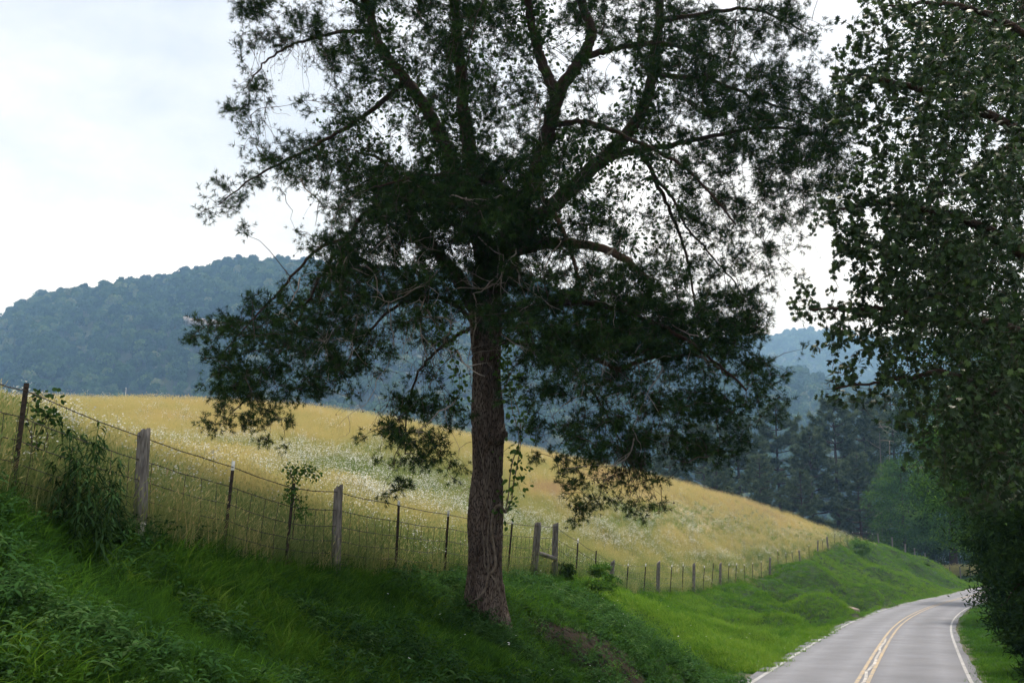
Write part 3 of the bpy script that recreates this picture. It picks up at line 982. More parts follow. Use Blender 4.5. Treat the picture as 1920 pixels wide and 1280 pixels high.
# H brace between the pair of wooden posts behind the pine
a_, b_ = P(1004, 1035, 26.75), P(1041, 1047, 28.25)
V, T, Q = tube(catmull([a_, (a_ + b_) / 2 + np.array([0, 0, 0.01]), b_], 4), 0.055, 9, rough=0.05)
obj('brace_rail', new_mesh('brace_rail', V, [Q, T], M['wood'], False), fence)
V, T, Q = tube(np.array([P(1007, 1012, 26.75), P(1040, 1072, 28.3)]), 0.006, 4)
mb = MB(); mb.add(V, T, Q)
V, T, Q = tube(np.array([P(1005, 1066, 26.75), P(1041, 1010, 28.3)]), 0.006, 4); mb.add(V, T, Q)
obj('brace_wire', mb.mesh('brace_wire', M['wire']), fence)

def strand(frac, barbed, r, i0=0, i1=len(POSTS), seed=0):
    rr = np.random.default_rng(seed)
    path = []
    for i in range(i0, i1 - 1):
        b0, t0 = POSTS[i]
        b1, t1 = POSTS[i + 1]
        p0, p1 = b0 + (t0 - b0) * frac, b1 + (t1 - b1) * frac
        span = np.linalg.norm(p1 - p0)
        for s in (np.arange(5) / 5):
            sag = (0.008 + 0.008 * (1 - frac)) * span * 4 * s * (1 - s)
            path.append(p0 + (p1 - p0) * s - np.array([0, 0, sag]) + rr.normal(0, 0.004, 3))
    path.append(p1)
    path = np.array(path)
    path[:, 1] -= 0.02
    mb = MB()
    V, T, Q = tube(path, r, 4)
    mb.add(V, T, Q)
    if barbed:
        sl = np.r_[0, np.cumsum(np.linalg.norm(np.diff(path, axis=0), axis=1))]
        for s in np.arange(0.06, min(sl[-1], 26), 0.125):
            c = np.array([np.interp(s, sl, path[:, k]) for k in range(3)])
            for _ in range(2):
                d = rr.standard_normal(3)
                d *= 0.017 / np.linalg.norm(d)
                V, T, Q = tube(np.array([c - d, c + d]), 0.0032, 3)
                mb.add(V, T, Q)
    return mb
FR = [0.94, 0.735, 0.55, 0.385, 0.25, 0.13]
obj('barbed_wire', strand(FR[0], True, 0.0062, seed=1).mesh('barbed_wire', M['wire']), fence)
for k, f in enumerate(FR[1:]):
    obj('line_wire', strand(f, k < 1, 0.0055, 0, 34, seed=5 + k).mesh('line_wire', M['wire']), fence)
mb = MB()
for i in range(0, 17):
    b0, t0 = POSTS[i]
    b1, t1 = POSTS[i + 1]
    span = np.linalg.norm(b1 - b0)
    for s in np.arange(0.15, span, 0.30 if i < 12 else 0.42) / span:
        bb, tt = b0 + (b1 - b0) * s, t0 + (t1 - t0) * s
        if rng.random() < 0.12: continue
        up = bb + (tt - bb) * FR[1]
        up[2] -= 0.012 * span * 4 * s * (1 - s)
        lo = bb + (tt - bb) * 0.1
        kink = (up + lo) / 2 + rng.normal(0, 0.015, 3)
        V, T, Q = tube(np.array([up, kink, lo]) + np.array([0, -0.02, 0]), 0.0042, 3, cap=False)
        mb.add(V, None, Q)
obj('stay_wires', mb.mesh('stay_wires', M['wire']), fence, kind='stuff')

# short fence beyond the road bend
fence2 = bpy.data.objects.new('wire_fence', None)
link(fence2)
fence2['label'] = 'short run of pale posts and wire beyond the road bend under the dark trees'
fence2['category'] = 'fence'
P2 = []
for px, D in ((1763, 150.5), (1782, 151.5), (1801, 152), (1820, 152.6), (1839, 153), (1860, 154), (1884, 155)):
    q = P(px, 1080, D)
    b = np.array([q[0], q[1], gz1(q[0], q[1])])
    t = b + np.array([rng.normal(0, .03), 0, 1.6])
    P2.append((b, t))
    wood_post(b, t, 0.075, int(px), fence2)
for f in (0.9, 0.6, 0.35):
    V, T, Q = tube(np.array([b + (t - b) * f for b, t in P2]), 0.006, 3)
    obj('line_wire', new_mesh('line_wire', V, [Q, T], M['wire']), fence2)

# ------------------------------------------------------------------ the big pine
PD = 19.5
PXM = PD / F                                   # metres per pixel at the pine
pine = bpy.data.objects.new('pine_tree', None)
link(pine)
pine['label'] = 'large old pine with drooping dark boughs standing on the bank beside the fence'
pine['category'] = 'tree'

def px_path(rows, per=6):
    """rows of (px, py, depth offset)"""
    return catmull(np.array([P(a, b, PD + c) for a, b, c in rows]), per)

# trunk with plated bark
TR = [(903, 1190, 0, 46), (905, 1150, 0, 42), (907, 1110, 0, 37.5), (910, 1050, 0, 35), (911, 1000, 0, 34), (913, 900, 0, 32.5), (914, 800, 0, 31.5), (914, 700, 0, 30), (912, 640, 0, 29.5), (908, 590, 0, 30), (904, 545, 0, 31)]
tp = catmull(np.array([np.r_[P(a, b, PD + c), r * PXM] for a, b, c, r in TR]), 30)
cum = np.r_[0, np.cumsum(np.linalg.norm(np.diff(tp[:, :3], axis=0), axis=1))]
ss = np.arange(0, cum[-1], 0.024)
tp = np.stack([np.interp(ss, cum, tp[:, k]) for k in range(4)], 1)
K = 110
tt, ta, tb_ = frames(tp[:, :3])
th = np.arange(K) * 2 * math.pi / K
U = (th[None] * tp[:, 3:4].mean()) / 0.062
Vv = ss[:, None] / 0.46 * np.ones(K)
per = int(round(2 * math.pi * tp[:, 3].mean() / 0.10))
U = np.broadcast_to(th[None] / (2 * math.pi) * per, Vv.shape) + 0.35 * np.sin(Vv * 0.9)
r_ = np.random.default_rng(5)
jt = r_.random((64, 512, 2))
ci, cj = np.floor(U).astype(int), np.floor(Vv).astype(int)
f1 = np.full(U.shape, 9.0); f2 = f1.copy(); cid = np.zeros(U.shape)
for di in (-1, 0, 1):
    for dj in (-1, 0, 1):
        a, b = (ci + di), (cj + dj)
        jx = jt[(a % per) % 64, b % 512]
        d = np.hypot(U - (a + jx[..., 0]), (Vv - (b + jx[..., 1])) * 1.3)
        cid = np.where(d < f1, jx[..., 0], cid)
        f2 = np.where(d < f1, f1, np.minimum(f2, d))
        f1 = np.minimum(f1, d)
plate = smooth(0.0, 0.22, f2 - f1)
root = np.exp(-ss / 0.40)[:, None] * (0.16 + 0.20 * np.cos(3 * th + 0.6) + 0.10 * np.cos(5 * th))[None]
Rr = 0.90 * tp[:, 3:4] * (1 + 0.05 * np.sin(2 * th + 1)[None] + root) + 0.036 * (plate - 1) + 0.016 * (cid - 0.5) * plate + 0.0015 * r_.standard_normal(U.shape) + 0.02 * np.sin(ss * 2.1 + 1.0)[:, None] * np.cos(th - 0.8)[None] + 0.018 * np.sin(ss * 3.7)[:, None] * np.cos(2 * th)[None]
burl = np.array([P(935, 812, PD - 0.2)])
TVt = tp[:, None, :3] + Rr[..., None] * (np.cos(th)[None, :, None] * ta[:, None] + np.sin(th)[None, :, None] * tb_[:, None])
n_, k_ = TVt.shape[:2]
i = np.arange(n_ - 1)[:, None] * K
j = np.arange(K)[None]
Q = np.stack([i + j, i + (j + 1) % K, i + K + (j + 1) % K, i + K + j], -1).reshape(-1, 4)
obj('trunk', new_mesh('trunk', TVt.reshape(-1, 3), [Q], M['bark'], True), pine)
V, Q = lump(88, 0.15, 0.15, 0.19, 18, 26, 0.6)
o = obj('burl', new_mesh('burl', V, [Q], M['bark'], False), pine, label='knotted burl on the right side of the trunk')
o.location = P(932, 814, PD - 0.20)
obj('dead_branch', new_mesh('stub', *(lambda t: (t[0], [t[2], t[1]]))(tube(catmull(np.array([P(936, 812, PD - .25), P(944, 803, PD - .32), P(946, 793, PD - .34)]), 4), np.linspace(.035, .015, 9), 7, rough=.08)), M['dead']), pine)

# limbs traced in the photograph, each with its own depth
LIMBS = [
    ([(896, 590, 0.1), (862, 525, -.2), (825, 480, -.4), (795, 440, -.7), (772, 395, -1.0), (752, 345, -1.3), (715, 300, -1.6), (670, 285, -1.8)], .16, .012, 'r'),
    ([(905, 575, .2), (900, 450, .4), (868, 355, .5), (838, 280, .6), (800, 205, .7), (752, 140, .8), (715, 90, .9), (690, 20, 1), (665, -80, 1.2), (640, -220, 1.3)], .17, .07, 'r'),
    ([(908, 570, 0), (906, 440, .1), (888, 340, .2), (877, 260, .3), (868, 190, .3), (862, 110, .4), (855, 30, .5), (850, -100, .6), (845, -260, .7), (850, -420, .8)], .18, .05, 'r'),
    ([(912, 580, 0), (945, 460, -.2), (985, 370, -.4), (1013, 300, -.5), (1031, 235, -.5), (1048, 175, -.5), (1075, 130, -.6), (1098, 95, -.6), (1108, 55, -.7), (1090, 5, -.7), (1070, -60, -.8), (1050, -220, -.8), (1040, -400, -.7)], .19, .05, 'r'),
    ([(1046, 185, -.5), (1022, 132, -.5), (1003, 75, -.4), (992, 5, -.4), (985, -120, -.3), (970, -300, -.3)], .115, .05, 'r'),
    ([(1095, 108, -.6), (1130, 97, -.6), (1180, 86, -.7), (1230, 82, -.8), (1290, 92, -1), (1350, 110, -1.2)], .075, .03, 'r'),
    ([(915, 570, .3), (970, 450, .5), (1040, 383, .7), (1100, 325, .9), (1160, 270, 1.0), (1202, 212, 1.1), (1222, 150, 1.2), (1233, 80, 1.2), (1238, -20, 1.3), (1240, -160, 1.4), (1230, -330, 1.4)], .19, .06, 'r'),
    ([(1120, 305, .9), (1180, 285, .7), (1260, 272, .5), (1350, 252, .2), (1450, 240, -.2), (1560, 255, -.6)], .085, .02, 'r'),
    ([(1202, 285, .8), (1235, 350, .7), (1262, 410, .6), (1285, 470, .5), (1299, 545, .4), (1306, 610, .4)], .05, .015, 'r'),
    ([(1222, 325, .75), (1265, 378, .5), (1286, 425, .3), (1340, 485, .1), (1400, 560, -.2)], .035, .012, 'r'),
    ([(940, 480, -.5), (1000, 464, -1), (1060, 456, -1.2), (1130, 465, -1.4), (1180, 492, -1.6), (1212, 524, -1.7)], .10, .055, 'd'),
    ([(1005, 355, -.7), (1040, 400, -1), (1058, 440, -1.2), (1075, 490, -1.3), (1092, 545, -1.4)], .055, .03, 'd'),
    ([(775, 400, -1.0), (720, 385, -1.2), (680, 405, -1.4), (650, 445, -1.5), (600, 464, -1.5), (560, 505, -1.5), (520, 550, -1.5), (470, 602, -1.5), (420, 660, -1.5)], .05, .012, 'r'),
    ([(925, 600, -.2), (1010, 575, -1.2), (1100, 566, -2.0), (1200, 595, -2.5), (1300, 645, -2.8), (1400, 730, -3.0)], .085, .015, 'r'),
    ([(935, 640, .2), (1010, 650, .8), (1080, 700, 1.2), (1140, 780, 1.5), (1180, 880, 1.6)], .05, .012, 'r'),
    ([(1080, 640, -1.2), (1150, 690, -1.4), (1190, 682, -1.5), (1222, 670, -1.6), (1270, 666, -1.7), (1312, 667, -1.8), (1345, 688, -1.8), (1366, 706, -1.8)], .05, .018, 'd'),
    ([(892, 605, .2), (840, 562, .3), (780, 560, .5), (720, 590, .7), (670, 650, .8), (630, 710, .8)], .055, .012, 'r'),
    ([(885, 615, .4), (840, 640, .9), (790, 690, 1.2), (765, 760, 1.4), (760, 850, 1.5)], .04, .012, 'r'),
    ([(762, 150, .8), (700, 205, .3), (640, 245, -.1), (560, 290, -.4), (480, 330, -.6), (410, 385, -.7)], .06, .01, 'r'),
    ([(703, 60, .9), (640, 60, .6), (560, 80, .3), (500, 115, .1), (455, 170, 0)], .05, .01, 'r'),
    ([(690, 20, 1), (620, -20, .8), (540, -20, .6), (470, 20, .4)], .05, .01, 'r'),
    ([(1236, 40, 1.2), (1320, 25, .8), (1420, 20, .4), (1510, 60, .1)], .06, .015, 'r'),
    ([(1225, 140, 1.1), (1330, 150, .7), (1430, 190, .3), (1560, 225, -.1)], .06, .015, 'r'),
    ([(640, 460, -1.5), (600, 520, -1.2), (560, 600, -1.0), (510, 680, -.9), (440, 770, -.9)], .03, .01, 'r'),
    ([(868, 355, .5), (800, 330, 1.5), (720, 330, 2.2), (640, 360, 2.6)], .06, .015, 'r'),
    ([(985, 370, -.4), (940, 350, -1.5), (880, 330, -2.6), (800, 330, -3.2), (700, 350, -3.6)], .06, .015, 'r'),
    ([(1090, 5, -.7), (1060, -140, -2.4), (1000, -330, -4.4), (900, -560, -6.2)], .09, .02, 'r'),
    ([(690, 20, 1), (640, -160, -1.4), (560, -380, -3.6), (430, -640, -5.6)], .08, .02, 'r'),
    ([(855, 30, .5), (830, -150, -2.0), (780, -400, -4.6), (740, -700, -6.8)], .08, .02, 'r'),
    ([(1031, 235, -.5), (1100, 230, -1.6), (1180, 260, -2.6), (1290, 320, -3.2), (1380, 420, -3.4)], .06, .015, 'r'),
]
limb_nodes, limb_rad = [], []
for rows, r0, r1, typ in LIMBS:
    path = px_path(rows, 8)
    wig = rng.normal(0, 0.012, path.shape)
    path = path + wig
    rad = np.linspace(r0 ** 0.8, r1 ** 0.8, len(path)) ** 1.25
    V, T, Q = tube(path, rad, 14 if r0 > .1 else 8, rough=0.035)
    obj('limb' if typ == 'r' else 'broken_limb', new_mesh('limb', V, [Q, T], M['bark_red'] if typ == 'r' else M['dead_brown'], True), pine)
    if typ == 'r':
        limb_nodes.append(path[3:])
        limb_rad.append(rad[3:])
limb_nodes = np.vstack(limb_nodes)
limb_rad = np.concatenate(limb_rad)

def grow(nodes0, bases, droop=0.35, bias=0.22, rr=None):
    """join foliage bases to the limbs with curved branchlets; returns the list of paths"""
    rr = rr or rng
    cap_n = len(nodes0) + len(bases) * 8
    nodes = np.zeros((cap_n, 3)); plen = np.zeros(cap_n)
    nodes[:len(nodes0)] = nodes0
    n = len(nodes0)
    order = np.argsort([np.min(((nodes0 - b) ** 2).sum(1)) for b in bases])
    paths = [None] * len(bases)
    for oi in order:
        b = bases[oi]
        d = np.sqrt(((nodes[:n] - b) ** 2).sum(1)) + bias * plen[:n]
        j = int(np.argmin(d))
        p0 = nodes[j]
        L_ = np.linalg.norm(b - p0)
        m_ = int(np.clip(L_ / 0.16, 3, 8))
        p1 = p0 * 0.45 + b * 0.55
        p1[2] = p1[2] + droop * L_ * 0.5
        s = np.linspace(0, 1, m_)[:, None]
        path = (1 - s) ** 2 * p0 + 2 * s * (1 - s) * p1 + s ** 2 * b
        path[1:-1] += rr.normal(0, 0.025 + 0.02 * L_, (m_ - 2, 3))
        paths[oi] = path
        take = path[1:]
        k = len(take)
        nodes[n:n + k] = take
        plen[n:n + k] = plen[j] + L_ * np.linspace(1 / k, 1, k)
        n += k
    return paths

# how much foliage each 40 px cell of the crown carries (0-9); columns start at px 360
MAP = """
..687548857898784677899877774...
.35566577468966835867998767872..
..4234678657966713756998874653..
..533256775797663421488898543...
..54226547759776753248789987654.
..43137534758676766577678999876.
....467443465545876765576789887.
.334678865567788878656556667776.
.455435999999999876554664455665.
452112589999999866754355545654..
23...356898857886776334665543...
.....26776886788767555566654....
....1388768756886567766565541...
....368768874498589988866641....
..2566887676438889999999765.....
3666467756552.6899999999885.....
2465466544531.36898886456861....
.47655642342...4666765445673....
.674233214532.14456777777763....
2444....13543..366777788873.....
...2....4664...26777788876......
........35651...5766776753......
.........431....2555552.........
.................44344..........
..................31............
"""
rows_ = [l for l in MAP.strip('\n').split('\n')]
bases, dirs = [], []
def crown_half_depth(px, py):
    cxp = 930
    cz = (py - 330) / 620.0
    R = 640 * math.sqrt(max(0.08, 1 - max(cz, -1.2) ** 2 * 0.55))
    return PXM * math.sqrt(max(0.0, R * R - (px - cxp) ** 2)) * 0.72 + 0.35
cells = []
for ri, l in enumerate(rows_):
    for cidx, ch in enumerate(l[:33]):
        if ch != '.': cells.append((360 + 40 * cidx, 40 * ri, min(9, int(ch) + (2 if (cidx >= 24 and 2 < ri < 10) or (cidx < 8 and 13 < ri < 20) else 0))))
for py in range(-480, 0, 40):                  # the top of the crown, above the frame
    half = 560 * math.sqrt(max(0.0, 1 - ((py + 0) / -500.0) ** 2))
    for px in range(360, 1640, 40):
        if abs(px + 20 - 960) < half: cells.append((px, py, int(rng.integers(3, 8))))
for px, py, dn in cells:
    cnt = rng.poisson((dn * (0.5 if dn <= 3 else 1.15 if dn < 5 else 1.4) + max(0, dn - 6) * 1.6) if py >= 0 else dn * 0.55)
    nc_ = max(1, int(round(cnt / 4.5)))
    hub = []
    for _ in range(nc_):                       # a few flat pads per cell, each at a true depth of its own
        x, y = px + rng.uniform(2, 38), py + rng.uniform(2, 38)
        hub.append((x, y, rng.uniform(-1, 0.6 if dn == 9 else 1) * crown_half_depth(x, y)))
    for i_ in range(cnt):
        x, y, dd = hub[i_ % nc_]
        bases.append(P(x, y, PD + dd) + rng.normal(0, 1, 3) * np.array([.17, .17, .075]))
for x0_, x1_, y0_, y1_, d0_, d1_, npad in [(690, 1010, 300, 430, -3.6, -1.2, 62), (850, 1040, 420, 590, -2.4, -.8, 34), (1030, 1390, 545, 670, -3.2, -1.4, 46), (600, 800, 400, 560, -2.6, -1.0, 22)]:
    for _ in range(npad):                      # heavy flat boughs in front of the fork
        c_ = P(rng.uniform(x0_, x1_), rng.uniform(y0_, y1_), PD + rng.uniform(d0_, d1_))
        for _ in range(6):
            bases.append(c_ + rng.normal(0, 1, 3) * np.array([.19, .19, .06]))
for _ in range(1500):                          # unseen high boughs added above the frame, reaching out to shade the bank
    v = rng.standard_normal(3)
    v /= np.linalg.norm(v)
    q = np.array([-0.6, 17.8, 10.6]) + v * np.array([6.6, 7.2, 4.2]) * rng.random() ** 0.45
    qx, qy, _ = proj(q)
    if qy[0] > -25 and -30 < qx[0] < 1950: continue
    if q[2] < 5.5: continue
    bases.append(q)
bases = np.array(bases)
paths = grow(limb_nodes, bases)
tw, nd = MB(), MB()
NT = []
for v in range(6):
    r = np.random.default_rng(900 + v)
    n = 17
    az = r.uniform(0, 2 * math.pi, n)
    el = np.radians(r.uniform(-5, 80, n))
    L_ = r.uniform(0.060, 0.105, n)
    d = np.column_stack([np.cos(az) * np.cos(el), np.sin(az) * np.cos(el), np.sin(el)])
    side = np.cross(d, r.standard_normal((n, 3)))
    side /= np.linalg.norm(side, axis=1)[:, None]
    w = 0.0049
    b0 = d * 0.006 + np.array([0, 0, 1]) * r.uniform(-0.05, 0.02, n)[:, None]
    NT.append((np.stack([b0 - side * w, b0 + side * w, b0 + d * L_[:, None]], 1).reshape(-1, 3), np.arange(n * 3).reshape(n, 3)))
tpos, tdir = [], []
RP = resample(paths)
Lp = np.linalg.norm(RP[:, -1] - RP[:, 0], axis=1)
tubes(tw, RP, 0.0045 + 0.005 * np.minimum(Lp, 2.0), np.full(len(RP), 0.003))
dT = RP[:, -1] - RP[:, -2]
dT = dT / (np.linalg.norm(dT, axis=1)[:, None] + 1e-9) + np.array([0, 0, 0.25])
own = np.repeat(np.arange(len(RP)), rng.integers(8, 13, len(RP)))
tdir = dT[own] + rng.normal(0, 0.65, (len(own), 3))
tdir /= np.linalg.norm(tdir, axis=1)[:, None]
st_ = RP[own, -1] - dT[own] * 0.02
tpos = st_ - dT[own] * rng.uniform(0, 0.12, len(own))[:, None] + tdir * rng.uniform(0.05, 0.24, len(own))[:, None]
sd_ = np.cross(tpos - st_, rng.standard_normal(st_.shape))
sd_ *= 0.0036 / (np.linalg.norm(sd_, axis=1)[:, None] + 1e-9)
tw.add(np.stack([st_ - sd_, st_ + sd_, tpos], 1).reshape(-1, 3), np.arange(len(st_) * 3).reshape(-1, 3))
print('pine bases', len(bases), 'tufts', len(tpos))
pick = rng.integers(0, 6, len(tpos))
for v in range(6):
    k = pick == v
    stamp(nd, *NT[v], tpos[k], rot_z_to(tdir[k]), rng.uniform(0.75, 1.15, k.sum()))
obj('twigs', tw.mesh('twigs', M['twig']), pine, kind='stuff')
obj('crown', nd.mesh('crown', M['needle']), pine, kind='stuff', label='dark green needle tufts of the pine')

# curtains of fine bare twigs and cones under the lower boughs
NODES = np.vstack([RP.reshape(-1, 3), limb_nodes])
NPX, NPY, _ = proj(NODES)
def curtain(n, x0, x1, y0, y1, d0, d1, seed):
    r = np.random.default_rng(seed)
    ok_ = (NPX > x0) & (NPX < x1) & (NPY > y0) & (NPY < y1) & (NODES[:, 1] > PD + d0) & (NODES[:, 1] < PD + d1)
    st = NODES[ok_]
    st = st[r.integers(0, len(st), n)]
    L_ = r.uniform(.35, 1.35, n)
    m_ = 9
    d = np.column_stack([r.normal(0, .55, n), r.normal(0, .4, n), -r.uniform(.2, 1.0, n)])
    pts = [st]
    for k in range(m_ - 1):
        d = d + r.normal(0, .38, d.shape) + np.array([0, 0, -.22])
        d /= np.linalg.norm(d, axis=1)[:, None]
        pts.append(pts[-1] + d * (L_ / (m_ - 1))[:, None])
    return np.stack(pts, 1)
ht, cn = MB(), MB()
OCT = (np.array([[1, 0, 0], [0, 1, 0], [-1, 0, 0], [0, -1, 0], [0, 0, 1.3], [0, 0, -1.3]], float), np.array([[0, 1, 4], [1, 2, 4], [2, 3, 4], [3, 0, 4], [1, 0, 5], [2, 1, 5], [3, 2, 5], [0, 3, 5]]))
for a in [(170, 560, 800, 470, 640, -1.6, 1.6, 1), (120, 680, 860, 600, 780, -.5, 1.8, 2), (240, 980, 1270, 590, 800, -1.9, 1.6, 3), (90, 1040, 1220, 780, 880, -.5, 1.6, 4), (150, 1180, 1480, 300, 520, -1.0, 1.4, 5), (110, 620, 800, 170, 330, -1, 1.2, 6), (130, 850, 1120, 330, 560, -2.6, -1.2, 7), (70, 460, 600, 30, 230, -.5, 1, 8)]:
    c_ = curtain(*a)
    tubes(ht, c_, np.full(len(c_), .0052), np.full(len(c_), .0026))
    k_ = rng.random(len(c_)) < .8
    for t_ in (-1,):
        q_ = c_[k_, t_] + rng.normal(0, .02, (k_.sum(), 3))
        stamp(cn, *OCT, q_, rand_rot(len(q_)), rng.uniform(.012, .022, len(q_)), np.full(len(q_), .5))
obj('hanging_twigs', ht.mesh('hanging_twigs', M['twig']), pine, kind='stuff')
obj('cones', cn.mesh('cones', M['twig']), pine, kind='stuff')

# pale dead branches hanging in the lower crown
def dead_branch(start, length, seed, heading=None, fork=2, r0=0.014):
    r = np.random.default_rng(seed)
    mb = MB()
    def run(p, d, L_, r0, lvl):
        n = max(4, int(L_ / 0.11))
        pts = [np.array(p)]
        for _ in range(n):
            d = d + r.normal(0, 0.30, 3) + np.array([0, 0, -0.10])
            d /= np.linalg.norm(d)
            pts.append(pts[-1] + d * L_ / n)
        pts = np.array(pts)
        V, T, Q = tube(pts, np.linspace(r0, r0 * 0.3, len(pts)), 5)
        mb.add(V, T, Q)
        if lvl > 0:
            for _ in range(fork):
                k = r.integers(1, len(pts) - 1)
                run(pts[k], d * 0.5 + r.normal(0, 0.7, 3), L_ * r.uniform(0.35, 0.65), r0 * 0.55, lvl - 1)
    run(start, np.array(heading if heading is not None else [0, -0.2, -1.0]), length, r0, 2)
    return mb.mesh('dead_branch', M['dead'])
DEAD = [((700, 500, -2.3), 1.6, (0.2, -.3, -.5)), ((722, 512, -2.2), 1.8, (.15, 0, -1)), ((640, 480, -2.2), 1.5, (.2, 0, -.8)), ((600, 500, -2.1), 1.3, (.3, 0, -.7)),
        ((760, 430, -2.6), 1.2, (.4, 0, -.6)), ((880, 470, -2.4), 1.5, (.3, -.1, -.8)), ((935, 440, -2.2), 1.6, (.1, -.1, -.9)), ((985, 330, -2), 1.3, (.1, 0, -1)),
        ((1003, 180, -1.5), 1.3, (-.1, 0, -1)), ((1053, 455, -2), 1.3, (0, 0, -1)), ((1220, 672, -2.2), 1.4, (-.15, 0, -1)), ((1195, 790, -2.2), 1.2, (-.1, 0, -1)),
        ((1100, 700, -1.9), 1.4, (.2, 0, -1)), ((1010, 300, -1.6), 1.1, (.8, 0, -.1)), ((1040, 360, -1.8), 1.2, (.5, 0, .5)), ((820, 410, -2.5), 1.1, (-.4, 0, -.6)),
        ((680, 560, -1.8), 1.5, (-.2, 0, -1)), ((1140, 480, -2), 1.2, (.5, 0, -.6)), ((1310, 668, -2.3), 1.0, (.6, 0, -.7)), ((915, 590, -.9), 1.0, (.5, -.3, .2)),
        ((860, 600, -1.4), 1.0, (-.3, 0, -.5)), ((790, 560, -1.6), 1.3, (0, 0, -1)), ((1050, 640, -1.6), 1.2, (.4, 0, -.8)), ((960, 500, -2), 1.2, (.4, 0, -.7)), ((570, 540, -2), 1.2, (.1, 0, -1))]
for _ in range(34):
    DEAD.append(((rng.uniform(560, 1260), rng.uniform(330, 720), rng.uniform(-3.3, -2.0)), rng.uniform(.6, 1.4), (rng.normal(0, .5), -.1, -rng.uniform(.2, 1))))
for k, (s, L_, hd) in enumerate(DEAD):
    p0_ = P(s[0], s[1], PD + s[2])
    p0_ = NODES[np.argmin(((NODES - p0_) ** 2).sum(1))]
    obj('dead_branch', dead_branch(p0_, L_, 700 + k, hd), pine)
for k, (a, b, hd) in enumerate([(884, 828, (-1, 0, -.1)), (882, 915, (-1, -.1, -.1))]):
    obj('dead_branch', dead_branch(P(a, b, PD - .1), 0.35, 760 + k, hd, 1, 0.006), pine)

# ------------------------------------------------------------------ vines on the pine
def leaf_template(kind):
    if kind == 'oval':
        o = np.array([[0, 0], [.30, .22], [.36, .5], [.2, .82], [0, 1.0], [-.2, .82], [-.36, .5], [-.30, .22]])
    elif kind == 'oak':
        o = np.array([[0, 0], [.10, .12], [.34, .20], [.14, .34], [.46, .48], [.18, .58], [.34, .82], [.08, .78], [0, 1.0], [-.08, .78], [-.34, .82], [-.18, .58], [-.46, .48], [-.14, .34], [-.34, .20], [-.10, .12]])
    elif kind == 'lance':
        o = np.array([[0, 0], [.07, .2], [.085, .45], [.05, .75], [0, 1.0], [-.05, .75], [-.085, .45], [-.07, .2]])
    V = np.column_stack([o[:, 0], -0.18 * (o[:, 1] - 0.3) ** 2 - 0.25 * np.abs(o[:, 0]) ** 1.5, o[:, 1]])
    c = np.array([[0, 0.03, 0.45]])
    V = np.vstack([V, c])
    n = len(o)
    return V, np.array([[i, (i + 1) % n, n] for i in range(n)])
OVAL, OAK, LANCE = leaf_template('oval'), leaf_template('oak'), leaf_template('lance')

vine = bpy.data.objects.new('climbing_vine', None)
link(vine)
vine['label'] = 'thick bare grey vine looping down the front of the pine trunk'
vine['category'] = 'vine'
def stem(rows, r0, r1, parent, per=8, k=8, material=None):
    p = catmull(np.array([P(a, b, c) for a, b, c in rows]), per)
    V, T, Q = tube(p, np.linspace(r0, r1, len(p)), k, rough=0.05)
    return obj('stem', new_mesh('stem', V, [Q, T], material or M['vine_stem'], True), parent), p
Dv = PD - 0.36
stem([(947, 960, PD - .2), (938, 948, Dv), (930, 950, Dv), (924, 966, Dv), (921, 990, Dv), (924, 1015, Dv), (928, 1040, Dv), (929, 1058, Dv), (924, 1070, Dv), (915, 1075, Dv)], .027, .024, vine)
stem([(917, 1072, Dv), (914, 1085, Dv - .02), (909, 1104, Dv - .03), (898, 1120, Dv - .04), (885, 1128, Dv), (874, 1134, Dv + .06)], .022, .020, vine)
stem([(918, 1074, Dv), (929, 1090, Dv - .02), (937, 1110, Dv), (942, 1130, Dv + .02), (943, 1158, Dv)], .014, .010, vine)
stem([(915, 1073, Dv), (909, 1058, Dv), (908, 1035, Dv), (907, 1012, Dv), (904, 990, Dv), (905, 975, Dv)], .013, .007, vine)
stem([(916, 1072, Dv), (915, 1040, Dv), (914, 1005, Dv), (917, 975, Dv), (917, 965, Dv), (911, 940, Dv), (909, 905, Dv + .02), (905, 865, Dv + .02), (897, 830, Dv + .04), (893, 790, Dv + .05)], .014, .008, vine)
stem([(907, 1005, Dv), (914, 1025, Dv), (921, 1042, Dv), (922, 1055, Dv)], .008, .005, vine)
stem([(920, 855, Dv + .02), (920, 880, Dv), (916, 905, Dv), (914, 915, Dv)], .010, .007, vine)
stem([(892, 765, Dv + .06), (900, 775, Dv), (908, 790, Dv), (911, 800, Dv)], .007, .005, vine)
stem([(885, 792, Dv + .08), (898, 786, Dv), (905, 782, Dv)], .008, .005, vine)
stem([(884, 778, Dv + .08), (896, 774, Dv), (914, 768, Dv)], .006, .004, vine)

def put_leaves(mb, tmpl, path, n, size, spread, rr=rng, hang=0.3):
    k = rr.integers(0, len(path), n)
    off = rr.normal(0, spread, (n, 3))
    d = off / (np.linalg.norm(off, axis=1)[:, None] + 1e-6) + rr.normal(0, .4, (n, 3)) - np.array([0, 0, hang])
    stamp(mb, *tmpl, path[k] + off, rot_z_to(d, rr), size * rr.uniform(.6, 1.25, n), rr.random(n))

